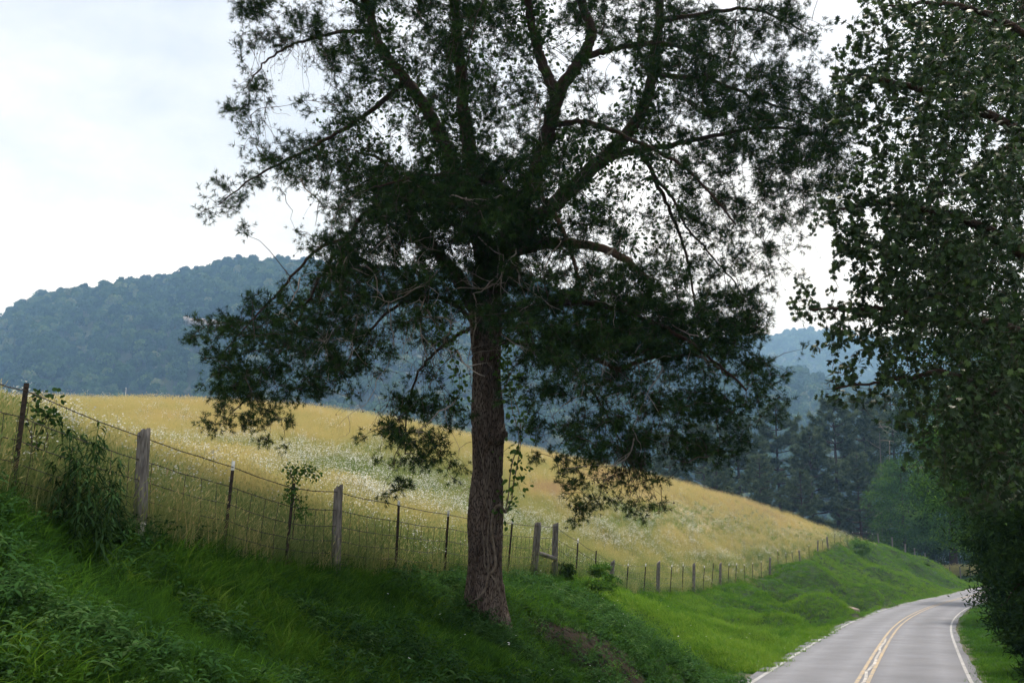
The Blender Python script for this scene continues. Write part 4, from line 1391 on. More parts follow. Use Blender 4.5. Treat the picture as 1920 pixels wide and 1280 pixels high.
creeper = bpy.data.objects.new('leafy_creeper', None)
link(creeper)
creeper['label'] = 'thin twin-stemmed creeper with bright green leaves hanging right of the pine trunk'
creeper['category'] = 'vine'
_, p1 = stem([(946, 962, PD - .25), (953, 930, PD - .3), (956, 895, PD - .35), (961, 865, PD - .4), (972, 835, PD - .4), (973, 815, PD - .4), (967, 790, PD - .4), (960, 765, PD - .35), (956, 720, PD - .3), (952, 680, PD - .3), (955, 620, PD - .4)], .012, .008, creeper)
_, p2 = stem([(948, 962, PD - .25), (959, 935, PD - .32), (963, 905, PD - .38), (970, 870, PD - .4), (975, 840, PD - .42), (976, 800, PD - .42), (972, 770, PD - .4), (962, 740, PD - .4)], .011, .008, creeper)
mb = MB()
for c, nl, sz in [((948, 950, -.3), 16, .16), ((975, 905, -.5), 12, .15), ((970, 862, -.5), 9, .15), ((985, 800, -.5), 9, .15), ((975, 770, -.5), 16, .14), ((953, 700, -.4), 22, .13), ((937, 665, -.45), 18, .13), ((958, 640, -.5), 22, .13), ((940, 600, -.5), 22, .13), ((962, 720, -.5), 14, .13), ((952, 850, -.4), 6, .12)]:
    put_leaves(mb, OVAL, P(c[0], c[1], PD + c[2])[None], int(nl * 2.4), sz * .62, 0.10)
put_leaves(mb, OVAL, p1, 40, .11, .05)
obj('leaves', mb.mesh('leaves', M['vine_leaf']), creeper, kind='stuff')

creeper2 = bpy.data.objects.new('leafy_creeper', None)
link(creeper2)
creeper2['label'] = 'bright green leafy creeper dangling free left of the pine trunk'
creeper2['category'] = 'vine'
_, p1 = stem([(815, 560, PD - .6), (820, 600, PD - .65), (838, 640, PD - .7), (852, 680, PD - .7), (862, 715, PD - .7), (858, 745, PD - .7)], .008, .004, creeper2)
_, p2 = stem([(815, 560, PD - .6), (790, 540, PD - .8), (780, 500, PD - .9)], .008, .004, creeper2)
mb = MB()
for c, nl, sz in [((822, 632, -.7), 14, .14), ((850, 650, -.7), 10, .13), ((858, 700, -.7), 14, .13), ((858, 745, -.7), 16, .12), ((790, 530, -.9), 30, .13), ((775, 570, -.9), 26, .13), ((820, 590, -.8), 24, .13), ((840, 610, -.8), 14, .13)]:
    put_leaves(mb, OVAL, P(c[0], c[1], PD + c[2])[None], int(nl * 2.2), sz * .65, 0.12)
put_leaves(mb, OVAL, p1, 30, .10, .06)
obj('leaves', mb.mesh('leaves', M['vine_leaf']), creeper2, kind='stuff')

# creeper wrapped round the upper limbs
creeper3 = bpy.data.objects.new('leafy_creeper', None)
link(creeper3)
creeper3['label'] = 'dense dark creeper clothing the upper limbs of the pine'
creeper3['category'] = 'vine'
mb = MB()
for li in (1, 2, 4, 6):
    path = px_path(LIMBS[li][0], 10)[18:]
    put_leaves(mb, OVAL, path, 1250, .085, .20)
    wob = path + 0.13 * np.column_stack([np.sin(np.arange(len(path)) * .5), np.cos(np.arange(len(path)) * .5), 0 * np.arange(len(path))])
    V, T, Q = tube(wob, 0.012, 5)
    obj('stem', new_mesh('stem', V, [Q, T], M['twig'], True), creeper3)
for li, n in ((0, 320), (3, 250), (7, 320), (8, 200), (18, 260), (25, 200)):
    lp_ = px_path(LIMBS[li][0], 10)
    put_leaves(mb, OVAL, lp_[:int(len(lp_) * (.5 if li == 18 else .85))], n, .08, .20)
for c in [(1090, 280), (1060, 270), (1080, 250), (1200, 160), (1250, 320), (1190, 445), (1130, 380), (700, 300), (1190, 330), (780, 250), (830, 320), (940, 150), (910, 60), (700, 120), (760, 60), (1000, 330)]:
    put_leaves(mb, OVAL, P(c[0], c[1], PD - .3)[None], 120, .085, .28)
obj('leaves', mb.mesh('leaves', M['creeper_leaf']), creeper3, kind='stuff')

# ------------------------------------------------------------------ broadleaf trees on the right
OAKMAP = """
...46644547
..144466678
..546667678
..567687887
..676788778
..566588857
...66567658
...57668688
..368789999
.4678896569
.4788998579
..689999989
..578999989
11378999889
45578989889
.1468777789
.3236744689
..446466789
.3334567899
....2357889
.....356788
.....135678
.......3467
.......2356
"""
oak = bpy.data.objects.new('oak_tree', None)
link(oak)
oak['label'] = 'near oak overhanging from the right edge with dark lobed leaves against the sky'
oak['category'] = 'tree'
OD = 12.5
oak_rows = [l for l in OAKMAP.strip('\n').split('\n')]
ob = []
for ri, l in enumerate(oak_rows):
    for c_, ch in enumerate(l):
        if ch != '.':
            for _ in range(rng.poisson(int(ch) * 2.2 + max(0, int(ch) - 6) * 3.0)):
                x, y = 1480 + 40 * c_ + rng.uniform(0, 40), 40 * ri + rng.uniform(0, 40)
                reach = np.clip((x - 1480) / 440, 0.1, 1)
                ob.append(P(x, y, OD + rng.uniform(-1, 1) * 2.6 * reach))
for _ in range(900):                           # the rest of the crown, out of frame
    v = rng.standard_normal(3)
    v /= np.linalg.norm(v)
    q = np.array([9.6, 13.4, 7.0]) + v * np.array([4.4, 4.6, 5.2]) * rng.random() ** 0.4
    px_, py_, _ = proj(q)
    if px_[0] < 1930 and py_[0] > -10: continue
    ob.append(q)
ob = np.array(ob)
ob_base = np.array([8.9, 13.4, 0])
ob_base[2] = gz1(*ob_base[:2])
OLIMB = [([ob_base - [0, 0, .4], ob_base + [0, 0, 1.2], ob_base + [-.1, 0, 3.2], ob_base + [-.1, .1, 6], ob_base + [.1, .1, 9], ob_base + [.1, .2, 12]], .30, .08)]
def op(px, py, D): return P(px, py, D)
for rows, r0, r1 in [
    ([(2150, 900, 13.4), (2020, 720, 13.2), (1900, 620, 12.9), (1760, 600, 12.6), (1640, 580, 12.4), (1520, 580, 12.3)], .10, .012),
    ([(2150, 820, 13.4), (2000, 560, 13.0), (1880, 450, 12.7), (1760, 400, 12.5), (1640, 380, 12.4), (1560, 400, 12.4)], .10, .012),
    ([(2150, 700, 13.4), (2020, 360, 13.0), (1900, 240, 12.7), (1780, 190, 12.4), (1660, 150, 12.3), (1590, 140, 12.3)], .10, .012),
    ([(2150, 500, 13.4), (2020, 160, 13.0), (1900, 50, 12.6), (1780, 10, 12.4), (1660, 10, 12.3)], .09, .012),
    ([(2150, 960, 13.4), (2020, 830, 13.0), (1900, 760, 12.7), (1780, 700, 12.4), (1690, 710, 12.3), (1560, 730, 12.3)], .07, .010),
    ([(2150, 980, 13.4), (2020, 920, 12.6), (1900, 860, 12.2), (1800, 820, 12.0)], .06, .010),
    ([(2200, 600, 13.4), (2300, 300, 14.4), (2420, 100, 15.4)], .10, .02), ([(2150, 400, 13.4), (2250, 50, 11.6), (2300, -200, 10.6)], .09, .02)]:
    OLIMB.append(([op(*q) for q in rows], r0, r1))
on = []
for k_, (rows, r0, r1) in enumerate(OLIMB):
    p = catmull(np.array(rows), 10) + 0
    p[2:] += rng.normal(0, 0.012, p[2:].shape)
    V, T, Q = tube(p, np.linspace(r0, r1, len(p)), 12 if k_ == 0 else 7, rough=0.03)
    obj('trunk' if k_ == 0 else 'limb', new_mesh('trunk', V, [Q, T], M['bark_red'], True), oak)
    on.append(p[6:])
op_paths = grow(np.vstack(on), ob, droop=0.15, bias=0.15)
tw, lf = MB(), MB()
RP = resample(op_paths, 5)
Lp = np.linalg.norm(RP[:, -1] - RP[:, 0], axis=1)
tubes(tw, RP, 0.003 + 0.004 * np.minimum(Lp, 2), np.full(len(RP), .002))
dT = RP[:, -1] - RP[:, -2]
dT /= np.linalg.norm(dT, axis=1)[:, None] + 1e-9
own = np.repeat(np.arange(len(RP)), rng.integers(4, 9, len(RP)))
ld = dT[own] * 0.8 + rng.normal(0, 0.7, (len(own), 3)) + np.array([0, 0, -0.25])
lp = RP[own, -1] - dT[own] * rng.uniform(0, .14, len(own))[:, None] + rng.normal(0, .02, (len(own), 3))
print('oak leaves', len(lp))
stamp(lf, *OAK, lp, rot_z_to(ld), rng.uniform(0.045, 0.115, len(lp)))
obj('twigs', tw.mesh('twigs', M['twig']), oak, kind='stuff')
obj('crown', lf.mesh('crown', M['oak_leaf']), oak, kind='stuff', label='dark lobed leaves of the near oak')

CL3 = (np.array([[-.5, 0, 0], [.1, -.12, .28], [.5, 0, .95], [-.1, .12, .45]]), np.array([[0, 1, 2], [0, 2, 3]]))
def broadleaf(label, x, y, height, rad, leaf, nclump, per, material, seed, h0=0.18, group=None, name='broadleaf_tree', cat='tree', tmpl=None, squash=1.0, lean=(0, 0), trunk_r=None):
    r = np.random.default_rng(seed)
    e = bpy.data.objects.new(name, None)
    link(e)
    z0 = gz1(x, y)
    e.location = (x, y, z0)
    e['label'] = label
    e['category'] = cat
    if group: e['group'] = group
    tr = trunk_r or height * 0.016
    tpth = catmull(np.array([[0, 0, -.4], [r.normal(0, .1), r.normal(0, .1), height * .25], [lean[0] * .5 + r.normal(0, .25), lean[1] * .5, height * .55], [lean[0], lean[1], height * .9]]), 6)
    V, T, Q = tube(tpth, np.linspace(tr, tr * .25, len(tpth)), 9, rough=.04)
    obj('trunk', new_mesh('trunk', V, [Q, T], M['bark_red'], True), e)
    d = r.standard_normal((nclump, 3))
    d /= np.linalg.norm(d, axis=1)[:, None]
    rr = (0.35 + 0.65 * r.random(nclump) ** 0.5)
    hc, hh = height * (h0 + 1) / 2, height * (1 - h0) / 2
    prof = 1.0
    cen = d * rr[:, None] * np.array([rad, rad * squash, hh]) + np.array([lean[0] * .6, lean[1] * .6, hc])
    br, lf = MB(), MB()
    RP = resample(grow(tpth[5:], cen, droop=0.1, bias=0.3, rr=r))
    Lp = np.linalg.norm(RP[:, -1] - RP[:, 0], axis=1)
    tubes(br, RP, 0.012 + 0.012 * Lp, np.full(len(RP), .008), 4)
    obj('branches', br.mesh('branches', M['bark_red']), e, kind='stuff')
    n = nclump * per
    k = np.repeat(np.arange(nclump), per)
    cr = rad * 0.235 * (0.6 + 0.7 * r.random(nclump))
    off = r.standard_normal((n, 3)) * np.array([1, 1, .55]) * cr[k][:, None] * 0.55
    dirs = off + r.standard_normal((n, 3)) * cr[k][:, None] * 0.5 + np.array([0, 0, -0.1]) * rad * .3
    sh = np.clip(0.5 + 0.25 * r.standard_normal(nclump)[k] + 0.2 * r.standard_normal(n), 0, 1)
    stamp(lf, *(tmpl or CL3), cen[k] + off, rot_z_to(dirs, r), leaf * r.uniform(.6, 1.3, n), sh)
    obj('crown', lf.mesh('crown', material), e, kind='stuff')
    return e

def at(px, D):
    q = P(px, 1060, D)
    return q[0], q[1]
def top_h(px, py, D):
    x, y = at(px, D)
    return P(px, py, D)[2] - gz1(x, y)

# low dark thicket and trees right of the road
for k, (lab, px, D, topy, rad, mt, leaf, nc, per, h0) in enumerate([
    ('dark leafy shrub hiding the road at the right edge, lowest of the thicket', 1930, 31, 840, 1.5, 'dark_leaf', .12, 150, 190, 0.02),
    ('dark shrub at the bottom right corner of the picture above the grass', 1965, 24, 940, 1.1, 'dark_leaf', .10, 120, 170, 0.0),
    ('tall dark tree on the right verge behind the thicket', 2000, 40, 560, 3.7, 'dark_leaf', .16, 220, 170, 0.08),
    ('big dark tree close behind the near oak, filling the right edge up to the top', 2020, 24, -260, 3.5, 'dark_leaf', .12, 330, 190, 0.10),
    ('mid green tree leaning over the road at the right bend', 1900, 62, 690, 4.5, 'mid_leaf', .20, 190, 150, 0.2),
    ('tall dark tree right of the road bend behind the near oak', 1880, 92, 610, 7.4, 'dark_leaf', .26, 220, 160, 0.12),
    ('bright green round tree left of the road bend behind the fence', 1700, 152, 858, 4.8, 'mid_leaf', .30, 150, 130, 0.03),
    ('yellow-green tree with a pale trunk behind the fence at the road bend', 1790, 160, 845, 5.6, 'mid_leaf', .32, 150, 130, 0.16),
    ('dark tall tree in the wood between the two bright green trees', 1748, 178, 760, 6.5, 'dark_leaf', .36, 130, 90, 0.08),
    ('dark tall tree in the wood above the end of the short fence', 1850, 180, 720, 8.0, 'dark_leaf', .36, 140, 90, 0.1),
    ('low dark undergrowth behind the middle of the short far fence', 1800, 170, 985, 6.0, 'dark_leaf', .34, 70, 90, 0.0),
    ('low dark undergrowth behind the left end of the short far fence', 1735, 166, 985, 5.0, 'dark_leaf', .34, 60, 90, 0.0),
    ('low dark undergrowth behind the right end of the short far fence', 1872, 168, 985, 5.5, 'dark_leaf', .34, 60, 90, 0.0),
    ('deep green tree at the far right of the wood behind the bend', 1930, 168, 700, 8.0, 'dark_leaf', .36, 130, 90, 0.08)]):
    x, y = at(px, D)
    broadleaf(lab, x, y, top_h(px, topy, D), rad, leaf, nc, per, M[mt], 1200 + k, h0, name='leafy_shrub' if k < 2 else 'broadleaf_tree', cat='shrub' if k < 2 else 'tree', trunk_r=0.06 if k < 2 else (0.75 if k == 7 else None))

# added tree, unseen past the left edge, put in to shade the near bank
broadleaf('tall leafy tree added unseen past the left edge to shade the near bank', -7.4, 10.8, 15.5, 4.2, .16, 200, 150, M['dark_leaf'], 1300, 0.52, lean=(3.2, 0.4), trunk_r=0.2)

# ------------------------------------------------------------------ white pines behind the field
def white_pine_meshes(seed, H=26.0):
    r = np.random.default_rng(seed)
    trunk = tube(catmull(np.array([[0, 0, -.5], [.1, 0, H * .4], [0, .1, H * .75], [0, 0, H]]), 6), np.linspace(.36, .04, 19), 8)
    br, nd = MB(), MB()
    z = H * 0.12
    pos, dr, sz = [], [], []
    while z < H * 0.985:
        f = z / H
        Lmax = (0.33 * H) * (1 - f) ** 0.68 + 0.5
        nb = r.integers(4, 7)
        a0 = r.uniform(0, 6.28)
        for b in range(nb):
            if r.random() < (0.30 if f < .5 else .10): continue
            a = a0 + b * 6.28 / nb + r.normal(0, .25)
            L_ = Lmax * r.uniform(.55, 1.12)
            rise = 0.10 + 0.55 * f
            pts = np.array([[math.cos(a) * L_ * s, math.sin(a) * L_ * s, z + L_ * (rise * s * s - 0.10 * s * (1 - f)) + r.normal(0, .06)] for s in np.linspace(0, 1, 6)])
            V, T, Q = tube(pts, np.linspace(.05 + .01 * L_, .015, 6), 4, cap=False)
            br.add(V, None, Q)
            nt = int(16 + 15 * L_)
            for _ in range(nt):
                s = r.uniform(.30, 1.0) ** 0.6
                c = np.array([np.interp(s, np.linspace(0, 1, 6), pts[:, q]) for q in range(3)])
                lat = r.normal(0, .17 * L_ * (1.15 - s) + .10)
                c = c + np.array([-math.sin(a) * lat, math.cos(a) * lat, r.normal(.03, .05)])
                pos.append(c)
                dr.append([math.cos(a) + r.normal(0, .5), math.sin(a) + r.normal(0, .5), .25 + r.normal(0, .3)])
                sz.append(r.uniform(.5, .95))
        z += r.uniform(.95, 1.55) * (1.25 - .6 * f)
    n = 9
    az = r.uniform(0, 6.28, n); el = np.radians(r.uniform(15, 85, n))
    d = np.column_stack([np.cos(az) * np.cos(el), np.sin(az) * np.cos(el) * .6, np.sin(el)])
    s_ = np.cross(d, r.standard_normal((n, 3))); s_ /= np.linalg.norm(s_, axis=1)[:, None]
    TV = np.stack([-s_ * .075, s_ * .075, d], 1).reshape(-1, 3)
    TT = np.arange(n * 3).reshape(n, 3)
    pos, dr, sz = np.array(pos), np.array(dr), np.array(sz)
    stamp(nd, TV, TT, pos, rot_z_to(dr, r), sz, r.random(len(pos)))
    return (new_mesh('trunk', trunk[0], [trunk[2], trunk[1]], M['bark_red'], True), br.mesh('branches', M['bark_red']), nd.mesh('crown', M['white_pine']))
wp = [white_pine_meshes(51 + s) for s in range(3)]
WP = [  # px, D, top row, label
    (1205, 172, 850, 'far white pine partly hidden behind the hanging boughs of the big pine'),
    (1262, 168, 812, 'dim white pine above the golden slope, left end of the row'),
    (1325, 172, 792, 'white pine with grey-green plumes, second from the left of the row'),
    (1392, 170, 778, 'broad white pine behind the slope under the tip of the big pine bough'),
    (1468, 176, 756, 'white pine with a pointed pale top beside the gap to the blue ridge'),
    (1432, 160, 850, 'short white pine in front of the row above the golden slope'),
    (1530, 168, 800, 'white pine with upswept branches standing in the gap of the row'),
    (1577, 176, 748, 'tall pointed white pine right of the gap in the row'),
    (1636, 180, 742, 'tallest dark white pine beside the dead snag'),
    (1618, 162, 850, 'dark white pine above the crest where the fence goes over'),
    (1508, 158, 880, 'small white pine just behind the end of the golden slope'),
    (1350, 160, 850, 'low dark white pine close behind the golden crest'),
    (1690, 186, 735, 'white pine behind the dead snag and the near oak leaves'),
]
for k, (px, D, ty, lab) in enumerate(WP):
    x, y = at(px, D)
    z0 = gz1(x, y)
    h = P(px, ty, D)[2] - z0
    e = bpy.data.objects.new('white_pine', None)
    link(e)
    e.location = (x, y, z0)
    s = h / 26.0
    e.scale = (s * 1.05, s * 1.05, s)
    e.rotation_euler = (0, 0, rng.uniform(0, 6.28))
    e['label'] = lab; e['category'] = 'tree'; e['group'] = 'white pines behind the field'
    for nm, me in zip(('trunk', 'branches', 'crown'), wp[k % 3]):
        obj(nm, me, e, kind=None if nm == 'trunk' else 'stuff')

# bare snag at the edge of the pines
sn = bpy.data.objects.new('dead_snag', None)
link(sn)
sn['label'] = 'bare grey dead snag with broken side branches beside the bright green tree'
sn['category'] = 'tree'
mb = MB()
sb = P(1653, 1030, 156); sb[2] = gz1(sb[0], sb[1])
def snagpt(px, py, dz=0): return P(px, py, 156 + dz)
V, T, Q = tube(catmull(np.array([sb - [0, 0, .3], snagpt(1653, 950), snagpt(1652, 880), snagpt(1650, 835), snagpt(1649, 808)]), 6), np.linspace(.085, .03, 25), 7, rough=.05)
obj('trunk', new_mesh('trunk', V, [Q, T], M['wood'], True), sn)
for a, b, c in [((1650, 825), (1668, 826), (1678, 828)), ((1650, 840), (1636, 832), (1626, 824)), ((1647, 800), (1664, 800), (1682, 810)), ((1652, 890), (1662, 898), (1640, 905)), ((1646, 790), (1660, 808), (1678, 814)), ((1668, 826), (1668, 850), (1667, 870)), ((1653, 960), (1640, 968), (1632, 966))]:
    V, T, Q = tube(catmull(np.array([snagpt(*a), snagpt(*b, -.5), snagpt(*c, -1)]), 4), np.linspace(.045, .02, 9), 5)
    obj('branch', new_mesh('branch', V, [Q, T], M['dead'], True), sn)

# ------------------------------------------------------------------ shrubs, weeds and stones
for k, (lab, px, py, D, h, rad, mt) in enumerate([
    ('bright green bush at the top of the bank where the fence crosses the crest', 1612, 1022, 116, 1.9, 1.2, 'fresh_leaf'),
    ('green bush against the fence right of the braced posts', 1131, 1085, 34, 1.0, 0.5, 'fresh_leaf'),
    ('low leafy clump on the bank just right of the pine', 1108, 1105, 29, 0.45, 0.5, 'fresh_leaf'),
    ('bush in the tall grass by the braced post foot', 1055, 1078, 28.6, 0.45, 0.28, 'dark_leaf')]):
    q = P(px, py, D)
    broadleaf(lab, q[0], q[1], h, rad, 0.06 + 0.0016 * D, 26, 60, M[mt], 1400 + k, 0.02, name='bush', cat='shrub', trunk_r=0.02)

# pale stone showing in the slumped bank
V, Q = lump(91, 0.7, 0.35, 0.22, amp=0.3)
q = P(1592, 1104, 72)
o = obj('stone', new_mesh('stone', V, [Q], M['stone'], False), label='pale flat stone showing in the slumped far bank', cat='stone')
o.location = (q[0], q[1], gz1(q[0], q[1]) + 0.1)
o.rotation_euler = (0, 0.15, 0.3)

# tall dark weeds between the two left posts
def tall_weed(px, D, h, seed):
    r = np.random.default_rng(seed)
    q = P(px, 1000, D)
    e = bpy.data.objects.new('tall_weed', None)
    link(e)
    e.location = (q[0], q[1], gz1(q[0], q[1]))
    e['label'] = 'tall dark weed with drooping lance leaves beside the left wooden post'
    e['category'] = 'plant'
    e['group'] = 'tall weeds between the left fence posts'
    mb = MB()
    for s in range(3):
        ln = r.normal(0, .16, 2)
        hh = h * r.uniform(.75, 1.05)
        p = catmull(np.array([[r.normal(0, .04), r.normal(0, .04), -.05], [ln[0] * .3, ln[1] * .3, hh * .5], [ln[0], ln[1], hh]]), 6)
        V, T, Q = tube(p, np.linspace(.009, .004, len(p)), 5)
        obj('stem', new_mesh('stem', V, [Q, T], M['flower_stem'], True), e)
        n = 50
        t = r.uniform(.18, 1.0, n)
        c = np.column_stack([np.interp(t, np.linspace(0, 1, len(p)), p[:, k]) for k in range(3)])
        a = r.uniform(0, 6.28, n)
        el = r.normal(.35, .25, n)
        for seg_i in range(n):
            L_ = r.uniform(.11, .23) * (1.1 - .35 * t[seg_i])
            s_ = np.linspace(0, 1, 5)
            ca, sa = math.cos(a[seg_i]), math.sin(a[seg_i])
            out_ = L_ * (s_ - .12 * s_ ** 2)
            up_ = L_ * (math.sin(el[seg_i]) * s_ - .75 * s_ ** 2)
            w_ = .0115 * np.sin(math.pi * np.clip(s_ * .9 + .1, 0, 1)) + .001
            mid = c[seg_i] + np.column_stack([ca * out_, sa * out_, up_])
            sd = np.array([-sa, ca, 0])
            V = np.vstack([mid - sd * w_[:, None], mid + sd * w_[:, None]])
            Qd = [[k, k + 1, k + 6, k + 5] for k in range(4)]
            mb.add(V, None, Qd, r.random())
    obj('leaves', mb.mesh('leaves', M['big_weed']), e, kind='stuff')
for k, (px, D, h) in enumerate([(95, 11.2, 1.0), (125, 11.6, 1.2), (150, 11.3, 1.35), (175, 11.8, 1.15), (200, 11.5, 1.25), (225, 11.9, 1.0), (140, 10.9, 0.95), (185, 11.0, 0.9), (110, 11.9, 0.9)]):
    tall_weed(px, D, h, 1500 + k)

# thin sapling at the left steel post
sap = bpy.data.objects.new('sapling', None)
link(sap)
q = P(70, 960, 11.6)
sap.location = (q[0], q[1], gz1(q[0], q[1]))
sap['label'] = 'thin sapling with small oval leaves beside the leftmost steel post'
sap['category'] = 'plant'
mb = MB()
o0 = np.array(sap.location)
for rows in ([(70, 960), (60, 880), (62, 810), (75, 740)], [(62, 850), (80, 800), (92, 770), (105, 742)], [(60, 830), (50, 790), (62, 745), (88, 745)], [(64, 800), (85, 785), (100, 780)]):
    p = catmull(np.array([P(a, b, 11.55) for a, b in rows]), 6) - o0
    p += rng.normal(0, .01, p.shape)
    V, T, Q = tube(p, np.linspace(.006, .0025, len(p)), 5)
    obj('stem', new_mesh('stem', V, [Q, T], M['twig'], True), sap)
    put_leaves(mb, OVAL, p[8:], 34, .062, .04)
obj('leaves', mb.mesh('leaves', M['creeper_leaf']), sap, kind='stuff')
thin = bpy.data.objects.new('sapling', None)
link(thin)
q = P(82, 985, 11.9)
thin.location = (q[0], q[1], gz1(q[0], q[1]))
thin['label'] = 'bare dark twiggy stem standing in the fence right of the leftmost post'
thin['category'] = 'plant'
o0 = np.array(thin.location)
for rows in ([(75, 890), (85, 840), (90, 800), (93, 795)], [(82, 985), (80, 930), (84, 870), (92, 815)], [(50, 870), (58, 830), (60, 800)]):
    p = catmull(np.array([P(a, b, 11.9) for a, b in rows]), 6) - o0
    V, T, Q = tube(p + rng.normal(0, .008, p.shape), np.linspace(.007, .003, len(p)), 5)
    obj('stem', new_mesh('stem', V, [Q, T], M['twig'], True), thin)

# green vine smothering one steel post
pv = bpy.data.objects.new('post_vine', None)
link(pv)
pv['label'] = 'small-leaved green vine curling over the top of a steel fence post'
pv['category'] = 'vine'
mb = MB()
for rows, n in (([(548, 1010), (552, 960), (548, 920), (552, 890), (562, 882), (580, 884), (592, 890)], 230), ([(551, 940), (545, 915), (540, 925), (537, 935)], 90), ([(553, 925), (562, 940), (566, 955), (563, 965)], 110), ([(551, 900), (545, 885), (550, 878)], 60)):
    p = catmull(np.array([P(a, b, 15.35) for a, b in rows]), 8)
    V, T, Q = tube(p + rng.normal(0, .006, p.shape), np.linspace(.007, .003, len(p)), 5)
    obj('stem', new_mesh('stem', V, [Q, T], M['twig'], True), pv)
    put_leaves(mb, OVAL, p[len(p) // 4:], n, .045, .045)
obj('leaves', mb.mesh('leaves', M['vine_leaf']), pv, kind='stuff')

# thin white stake on the crest
q = P(235, 745, 57.5)
z0 = gz1(q[0], q[1])
stake = bpy.data.objects.new('marker_stake', None)
link(stake)
stake['label'] = 'thin white stake standing on the crest of the field against the hill'
stake['category'] = 'stake'
stake.location = (q[0], q[1], z0)
ztop = P(234, 728, 57.5)[2] - z0
V, T, Q = tube(np.array([[0, 0, -.2], [0, 0, ztop * .5], [.01, 0, ztop]]), [.014, .014, .012], 8)
obj('shaft', new_mesh('shaft', V, [Q, T], M['white_paint'], True), stake)
V, T, Q = tube(np.array([[0, 0, ztop], [0, 0, ztop + .05]]), [.02, .018], 8)
obj('cap', new_mesh('cap', V, [Q, T], M['white_paint'], True), stake)

# ------------------------------------------------------------------ grasses and flowers
def tuft(name, seed, n, h, w, spread, bend, material, heads=0.0, seg=3):
    r = np.random.default_rng(seed)
    mb = MB()
    for _ in range(n):
        a = r.uniform(0, 6.28)
        p0 = np.array([math.cos(a), math.sin(a), 0]) * spread * math.sqrt(r.random())
        p0 = np.array([p0[0], p0[1], -0.03])
        hh = r.uniform(*h)
        b = r.normal(0, bend, 2)
        s = np.linspace(0, 1, seg + 1)
        c = p0 + np.column_stack([b[0] * s ** 1.8 * hh, b[1] * s ** 1.8 * hh, hh * (s - .35 * np.hypot(*b) * s ** 2)])
        az = r.uniform(0, 6.28)
        sd = np.array([math.cos(az), math.sin(az), 0])
        ww = w * r.uniform(.7, 1.3) * (1 - s ** 1.6 * .92)
        V = np.vstack([c - sd * ww[:, None], c + sd * ww[:, None]])
        k = seg + 1
        mb.add(V, None, [[i, i + 1, i + k + 1, i + k] for i in range(seg)], r.random())
        if r.random() < heads:
            t = c[-1]
            d = (c[-1] - c[-2]) / np.linalg.norm(c[-1] - c[-2])
            e = t + d * r.uniform(.07, .13)
            mb.add(np.array([t, (t + e) / 2 + sd * .011, e, (t + e) / 2 - sd * .011]), None, [[0, 1, 2, 3]], .3 + .7 * r.random())
    return proto(name, mb, material)
straw_p = [tuft('field_tuft_shape', 2000 + i, 46, (.38, .92), .0042, .30, .28, M['straw'], heads=.55) for i in range(5)]
green_p = [tuft('green_tuft_shape', 2020 + i, 40, (.25, .60), .006, .24, .40, M['grass']) for i in range(3)]
bank_p = [tuft('bank_tuft_shape', 2040 + i, 22, (.07, .24), .0062, .10, .75, M['grass'], seg=4) for i in range(5)]
lawn_p = [tuft('lawn_tuft_shape', 2060 + i, 44, (.07, .20), .006, .22, .55, M['grass']) for i in range(4)]

def weed_shape(name, seed, n=16, h=.26, leaf=.13, wid=.018):
    r = np.random.default_rng(seed)
    mb = MB()
    for s in range(3):
        ln = r.normal(0, .10, 2)
        hh = h * r.uniform(.6, 1.1)
        base = r.normal(0, .05, 2)
        for _ in range(n // 3 + 2):
            t = r.uniform(.15, 1)
            c = np.array([base[0] + ln[0] * t, base[1] + ln[1] * t, hh * t])
            a = r.uniform(0, 6.28)
            L_ = leaf * r.uniform(.6, 1.2)
            ss_ = np.linspace(0, 1, 4)
            ca, sa = math.cos(a), math.sin(a)
            el = r.uniform(.1, .9)
            mid = c + np.column_stack([ca * L_ * ss_ * math.cos(el * .5), sa * L_ * ss_ * math.cos(el * .5), L_ * (el * ss_ - .6 * ss_ ** 2)])
            sd = np.array([-sa, ca, r.normal(0, .25)])
            w_ = wid * np.array([.15, 1, .85, .02])
            mb.add(np.vstack([mid - sd * w_[:, None], mid + sd * w_[:, None]]), None, [[k, k + 1, k + 5, k + 4] for k in range(3)], r.random())
    return proto(name, mb, M['weed'])
weed_p = [weed_shape('weed_shape', 2080 + i, 20, .22, .095, .0105) for i in range(3)] + [weed_shape('weed_shape', 2090 + i, 16, .14, .05, .014) for i in range(2)]

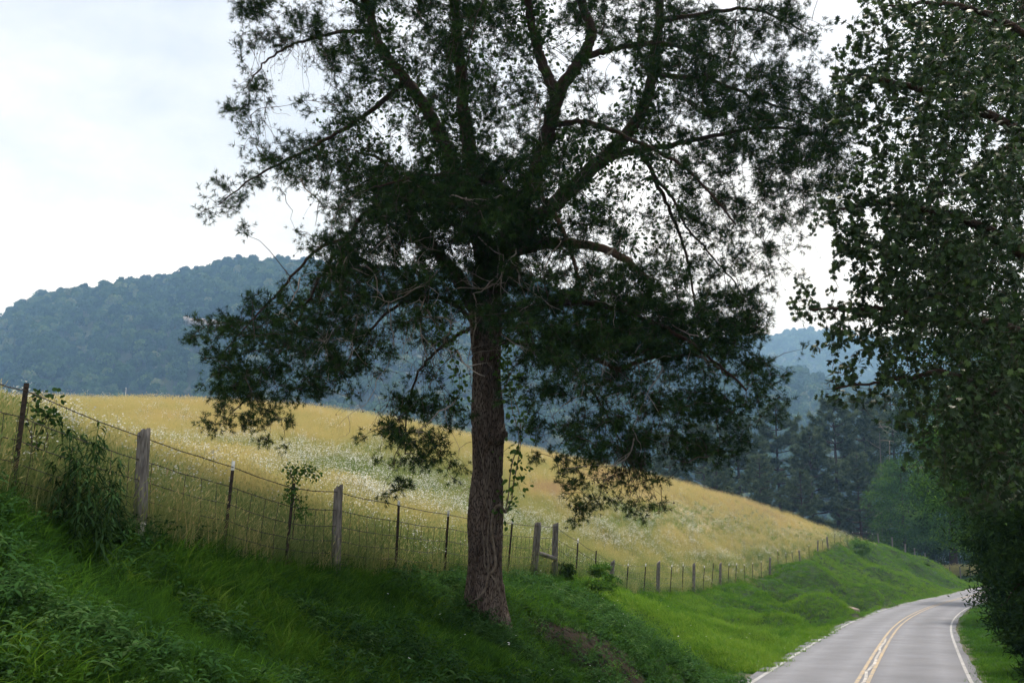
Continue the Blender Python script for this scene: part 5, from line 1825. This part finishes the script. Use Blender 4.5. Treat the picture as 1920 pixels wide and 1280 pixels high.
def flower_shape(name, seed, nst=7, h=(.45, .85), head=.014, per=6):
    r = np.random.default_rng(seed)
    mb, pt = MB(), []
    fi = []
    for s in range(nst):
        b = r.normal(0, .16, 2)
        p0 = np.r_[r.normal(0, .07, 2), -.02]
        hh = r.uniform(*h)
        top = p0 + np.array([b[0], b[1], hh])
        V, T, Q = tube(np.array([p0, (p0 + top) / 2 + np.array([b[0] * -.2, b[1] * -.2, 0]), top]), [.003, .0025, .002], 3, cap=False)
        mb.add(V, None, Q, r.random())
        fi += [0] * len(Q)
        for _ in range(per):
            c = top + np.array([r.normal(0, .055), r.normal(0, .055), r.uniform(-.08, .05)])
            R = rot_z_to(np.array([[r.normal(0, .45), r.normal(0, .45) - .25, 1.0]]), r)[0]
            hd = head * r.uniform(.75, 1.3)
            ring = np.array([[math.cos(a) * hd, math.sin(a) * hd, 0] for a in np.arange(7) * 2 * math.pi / 7] + [[0, 0, .004]]) @ R.T + c
            T = [[i, (i + 1) % 7, 7] for i in range(7)]
            pt.append((ring, T))
    for ring, T in pt:
        mb.add(ring, np.array(T), None, r.random())
    V = np.concatenate(mb.V)
    Tq, Qq = np.concatenate(mb.T), np.concatenate(mb.Q)
    me = new_mesh(name, V, [Qq, Tq], [M['flower_stem'], M['petal']], False, {'shade': np.concatenate(mb.A)}, np.r_[np.zeros(len(Qq)), np.ones(len(Tq))])
    return bpy.data.objects.new(name, me)
flower_p = [flower_shape('flower_shape', 2100 + i) for i in range(4)]
clover_p = [flower_shape('clover_shape', 2120 + i, 2, (.10, .22), .013, 1) for i in range(3)]

def sample(n, lo, hi, dens):
    """random ground points thinned by dens(x, y) in 0..1"""
    # even in bearing, so that the near ground gets as many as it needs
    D = lo[1] + (hi[1] - lo[1]) * rng.random(n)
    px = rng.uniform(lo[0], hi[0], n)
    X = (px - CX) / F * D * 1.03
    k = rng.random(n) < dens(X, D, px)
    return X[k], D[k]

crest = np.array(CRESTPX, float)
def in_field(X, D):
    fc = fence_coord(X, D)
    px = X / D / 1.02 * F + CX
    Dc = np.interp(px, crest[:, 0], crest[:, 2])
    return (fc < -0.05) & (D < Dc + 7), fc
PATCH_FLOWER = [(150, 850, 150, 16, .10), (330, 872, 130, 18, .16), (470, 890, 90, 16, .25), (640, 905, 110, 20, .25), (600, 862, 110, 14, .25), (760, 880, 90, 16, .6), (740, 935, 150, 20, .55), (820, 965, 110, 20, .7),
                (700, 965, 90, 16, .6), (900, 985, 110, 20, .9), (1010, 1000, 100, 20, 1), (1130, 1010, 130, 22, 1), (1100, 960, 90, 16, .7), (1240, 985, 120, 18, .8), (1210, 1030, 110, 14, .9), (1330, 1010, 110, 14, .8),
                (1340, 1052, 110, 10, 1), (1430, 1040, 80, 10, 1), (1470, 1015, 70, 10, .7), (1540, 1012, 60, 8, .9), (1400, 985, 90, 10, .5), (1240, 955, 70, 10, .5), (420, 845, 90, 10, .4), (1580, 1010, 40, 6, .8)]
PATCH_GREEN = [(560, 905, 90, 18, .8), (640, 880, 110, 18, 1), (720, 900, 110, 18, 1), (770, 930, 90, 18, .9), (690, 850, 70, 12, .7), (900, 960, 70, 14, .5), (1240, 960, 110, 16, 1), (1170, 985, 90, 14, .9), (1310, 985, 110, 14, .8),
               (1390, 1000, 90, 10, .6), (500, 850, 110, 16, .5), (300, 850, 90, 12, .4), (1450, 1000, 80, 10, .6)]
PATCH_PINK = [(1030, 925, 55, 14, 1), (1120, 900, 60, 10, .5), (300, 800, 120, 10, .4)]
def patch(lst, px, py):
    o = np.zeros(len(px))
    for a, b, rx, ry, s in lst:
        o = np.maximum(o, s * smooth(1.35, 0.45, np.hypot((px - a) / rx, (py - b) / ry)))
    return o
# each patch is a stand of plants on the slope, found once from the bearing and row where it grows
def field_points(n, dens):
    X, D = sample(n, (-160, 5), (2000, 132), lambda X, D, px: np.clip(1.25 - D / 140, .2, 1))
    ok, fc = in_field(X, D)
    X, D, fc = X[ok], D[ok], fc[ok]
    z = ground_on(X, D)
    pts = np.column_stack([X, D, z])
    px, py, _ = proj(pts)
    keep = rng.random(len(X)) < dens(px, py, pts, fc)
    return pts[keep], px[keep], py[keep], fc[keep]

pts, px, py, fc = field_points(230000, lambda px, py, p, fc: np.clip(.85 - .6 * patch(PATCH_GREEN, px, py), 0, 1))
nzf = noise2(pts[:, 0], pts[:, 1], 71, 4, .10)
nz2 = noise2(pts[:, 0], pts[:, 1], 72, 3, .45)
tint = .50 + .27 * nzf + .15 * nz2 + .20 * smooth(.5, .95, pts[:, 1] / np.interp(px, crest[:, 0], crest[:, 2])) - .05 + .07 * rng.standard_normal(len(pts)) - .22 * patch(PATCH_GREEN, px, py) + .38 * patch(PATCH_PINK, px, py) - .10 * patch(PATCH_FLOWER, px, py)
tint = tint - .42 * smooth(-3.6, -.8, fc) * (rng.random(len(pts)) < .8)  # greener, darker tufts by the fence; part of the shade there is tint
n = len(pts)
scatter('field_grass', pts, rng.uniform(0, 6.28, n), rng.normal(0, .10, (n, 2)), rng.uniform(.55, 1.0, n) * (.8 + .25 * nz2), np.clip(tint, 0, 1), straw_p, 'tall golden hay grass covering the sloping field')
print('field tufts', n)
pts, px, py, fc = field_points(60000, lambda px, py, p, fc: np.clip(.75 * patch(PATCH_GREEN, px, py) + .55 * smooth(-2.6, -.4, fc) + .04, 0, 1))
n = len(pts)
scatter('field_weeds', pts, rng.uniform(0, 6.28, n), rng.normal(0, .1, (n, 2)), rng.uniform(.6, 1.0, n), np.clip(rng.normal(.8, .13, n) - .35 * smooth(-3, -.6, fc), 0, 1), green_p, 'green grass patches in the golden field and along the fence')  # tint also drops along the fence, deepening its shade by colour
pts, px, py, fc = field_points(230000, lambda px, py, p, fc: np.clip((.19 * patch(PATCH_FLOWER, px, py) + .12 * patch(PATCH_GREEN, px, py) + .012) * (.25 + 1.0 * smooth(-.2, .3, noise2(p[:, 0], p[:, 1], 81, 4, .28))), 0, 1))
n = len(pts)
scatter('field_flowers', pts, rng.uniform(0, 6.28, n), rng.normal(0, .08, (n, 2)), rng.uniform(.7, 1.1, n), rng.random(n), flower_p, 'small white daisy-like flowers growing in drifts across the field')
print('flowers', n)

# bank between fence and road, and the right verge
def bank_points(n, dmax, dmin=2.0, side='left'):
    D = dmin + (dmax - dmin) * rng.random(n)
    if side == 'left':
        lo, hi = -170, 1900
    else:
        lo, hi = 1500, 2150
    px = rng.uniform(lo, hi, n)
    X = (px - CX) / F * D * 1.03
    lat, _ = road_coord(X, D)
    fc = fence_coord(X, D)
    if side == 'left':
        ok = (fc > -0.6) & (lat < -0.62 + .16 * rng.standard_normal(n).clip(-2, 1))
    else:
        ok = (lat > RW + .35 + .12 * rng.standard_normal(n)) & (lat < RW + 16)
    X, D = X[ok], D[ok]
    soil = soil_mask(X, D)
    k = rng.random(len(X)) > soil * .86
    X, D = X[k], D[k]
    return np.column_stack([X, D, ground_on(X, D)]), fc[ok][k], lat[ok][k]
def tilt_of(pts, amt):
    e = .25
    zx = (ground_on(pts[:, 0] + e, pts[:, 1]) - ground_on(pts[:, 0] - e, pts[:, 1])) / (2 * e)
    zy = (ground_on(pts[:, 0], pts[:, 1] + e) - ground_on(pts[:, 0], pts[:, 1] - e)) / (2 * e)
    return np.column_stack([np.arctan(zy), -np.arctan(zx)]) * amt + rng.normal(0, .12, (len(pts), 2))

pts, fc, lat = bank_points(100000, 34)
n = len(pts)
nz = noise2(pts[:, 0], pts[:, 1], 91, 3, .55)
tall = smooth(2.2, .2, np.abs(fc))
sc = rng.uniform(.55, 1.25, n) * (1 + .55 * nz) * (1 + .2 * tall)
mow = smooth(1.5, .3, -lat)
scatter('bank_grass', pts, rng.uniform(0, 6.28, n), tilt_of(pts, .3), sc * (1 - .5 * mow), np.clip(.46 + .32 * nz + .30 * noise2(pts[:, 0], pts[:, 1], 93, 2, 2.4) + .17 * rng.standard_normal(n), 0, 1), bank_p, 'rough green grass on the shaded near bank')  # tint darker than on the far bank, some of the shade is in it
print('near bank', n)
pts, fc, lat = bank_points(50000, 27)
nzw = noise2(pts[:, 0], pts[:, 1], 95, 3, .6)
k = (nzw > -.12) & (rng.random(len(pts)) < pts[:, 1] / 19)
pts, nzw = pts[k], nzw[k]
n = len(pts)
scatter('bank_weeds', pts, rng.uniform(0, 6.28, n), tilt_of(pts, .4), rng.uniform(.7, 1.35, n), np.clip(.5 + .2 * nzw + .18 * rng.standard_normal(n), 0, 1), weed_p, 'broad-leaved weeds among the near bank grass')
pts, fc, lat = bank_points(200000, 150, 30)
nz = noise2(pts[:, 0], pts[:, 1], 91, 4, .22)
n = len(pts)
scatter('verge_grass', pts, rng.uniform(0, 6.28, n), tilt_of(pts, .9), rng.uniform(.8, 1.5, n) * (1 + .4 * nz), np.clip(.76 + .34 * nz + .12 * rng.standard_normal(n), 0, 1), lawn_p, 'short bright green grass on the sunlit far bank')  # brighter tint than the near bank, some of the sunlight is in it
print('far bank', n)
pts, fc, lat = bank_points(60000, 130, 9)
cl_ = noise2(pts[:, 0], pts[:, 1], 99, 3, .45)
k = (cl_ > .12) & (lat < -1.3) & (rng.random(len(pts)) < .45)
pts, cl_ = pts[k], cl_[k]
n = len(pts)
scatter('bank_tufts', pts, rng.uniform(0, 6.28, n), tilt_of(pts, .6), rng.uniform(.35, .75, n), np.clip(.42 + .5 * (cl_ - .3) + .2 * rng.standard_normal(n), 0, 1), green_p, 'taller clumps of grass standing up from the bank')
print('bank tufts', n)
pts, fc, lat = bank_points(26000, 120, 8, 'right')
nz = noise2(pts[:, 0], pts[:, 1], 91, 4, .22)
n = len(pts)
scatter('verge_grass', pts, rng.uniform(0, 6.28, n), tilt_of(pts, .9), rng.uniform(.7, 1.2, n), np.clip(.5 + .22 * nz + .1 * rng.standard_normal(n), 0, 1), lawn_p, 'short green grass on the verge right of the road')
pts, fc, lat = bank_points(700, 45, 8)
k = (pts[:, 0] > -2) & (noise2(pts[:, 0], pts[:, 1], 97, 2, .5) > -.15)
pts = pts[k]
n = len(pts)
scatter('clover_flowers', pts, rng.uniform(0, 6.28, n), np.zeros((n, 2)), rng.uniform(.8, 1.3, n), rng.random(n), clover_p, 'scattered small white flowers on the grassy bank')

# hay strip behind the short far fence
xs = rng.uniform(1745, 1905, 1400)
Ds = rng.uniform(153, 160, 1400)
X = (xs - CX) / F * Ds
pts = np.column_stack([X, Ds, ground_on(X, Ds)])
scatter('field_grass', pts, rng.uniform(0, 6.28, 1400), rng.normal(0, .1, (1400, 2)), rng.uniform(1.0, 1.6, 1400), np.clip(rng.normal(.45, .12, 1400), 0, 1), straw_p, 'strip of tall tan grass behind the short far fence')

# ------------------------------------------------------------------ haze
mh, N, L = mat('haze_air')
out = N.new('ShaderNodeOutputMaterial')
pv_ = N.new('ShaderNodeVolumePrincipled')
pv_.inputs['Color'].default_value = (0.30, 0.56, 1.0, 1)
pv_.inputs['Absorption Color'].default_value = (1, 1, 1, 1)
pv_.inputs['Density'].default_value = 0.00033
pv_.inputs['Anisotropy'].default_value = 0.2
L.new(pv_.outputs[0], out.inputs['Volume'])
zt = max(float(ptsA[:, 2].max()), float(ptsB[:, 2].max())) + 30
x0, x1, y0, y1, z0, z1 = min(gx[0], -2300) - 40, max(gx[-1], 2300) + 40, gy[0] - 40, max(gy[-1], 2780) + 60, -60, zt
V = np.array([[x, y, z] for x in (x0, x1) for y in (y0, y1) for z in (z0, z1)], float)
obj('haze', new_mesh('haze', V, [np.array([[0, 1, 3, 2], [4, 6, 7, 5], [0, 4, 5, 1], [2, 3, 7, 6], [1, 5, 7, 3], [0, 2, 6, 4]])], mh), kind='stuff')
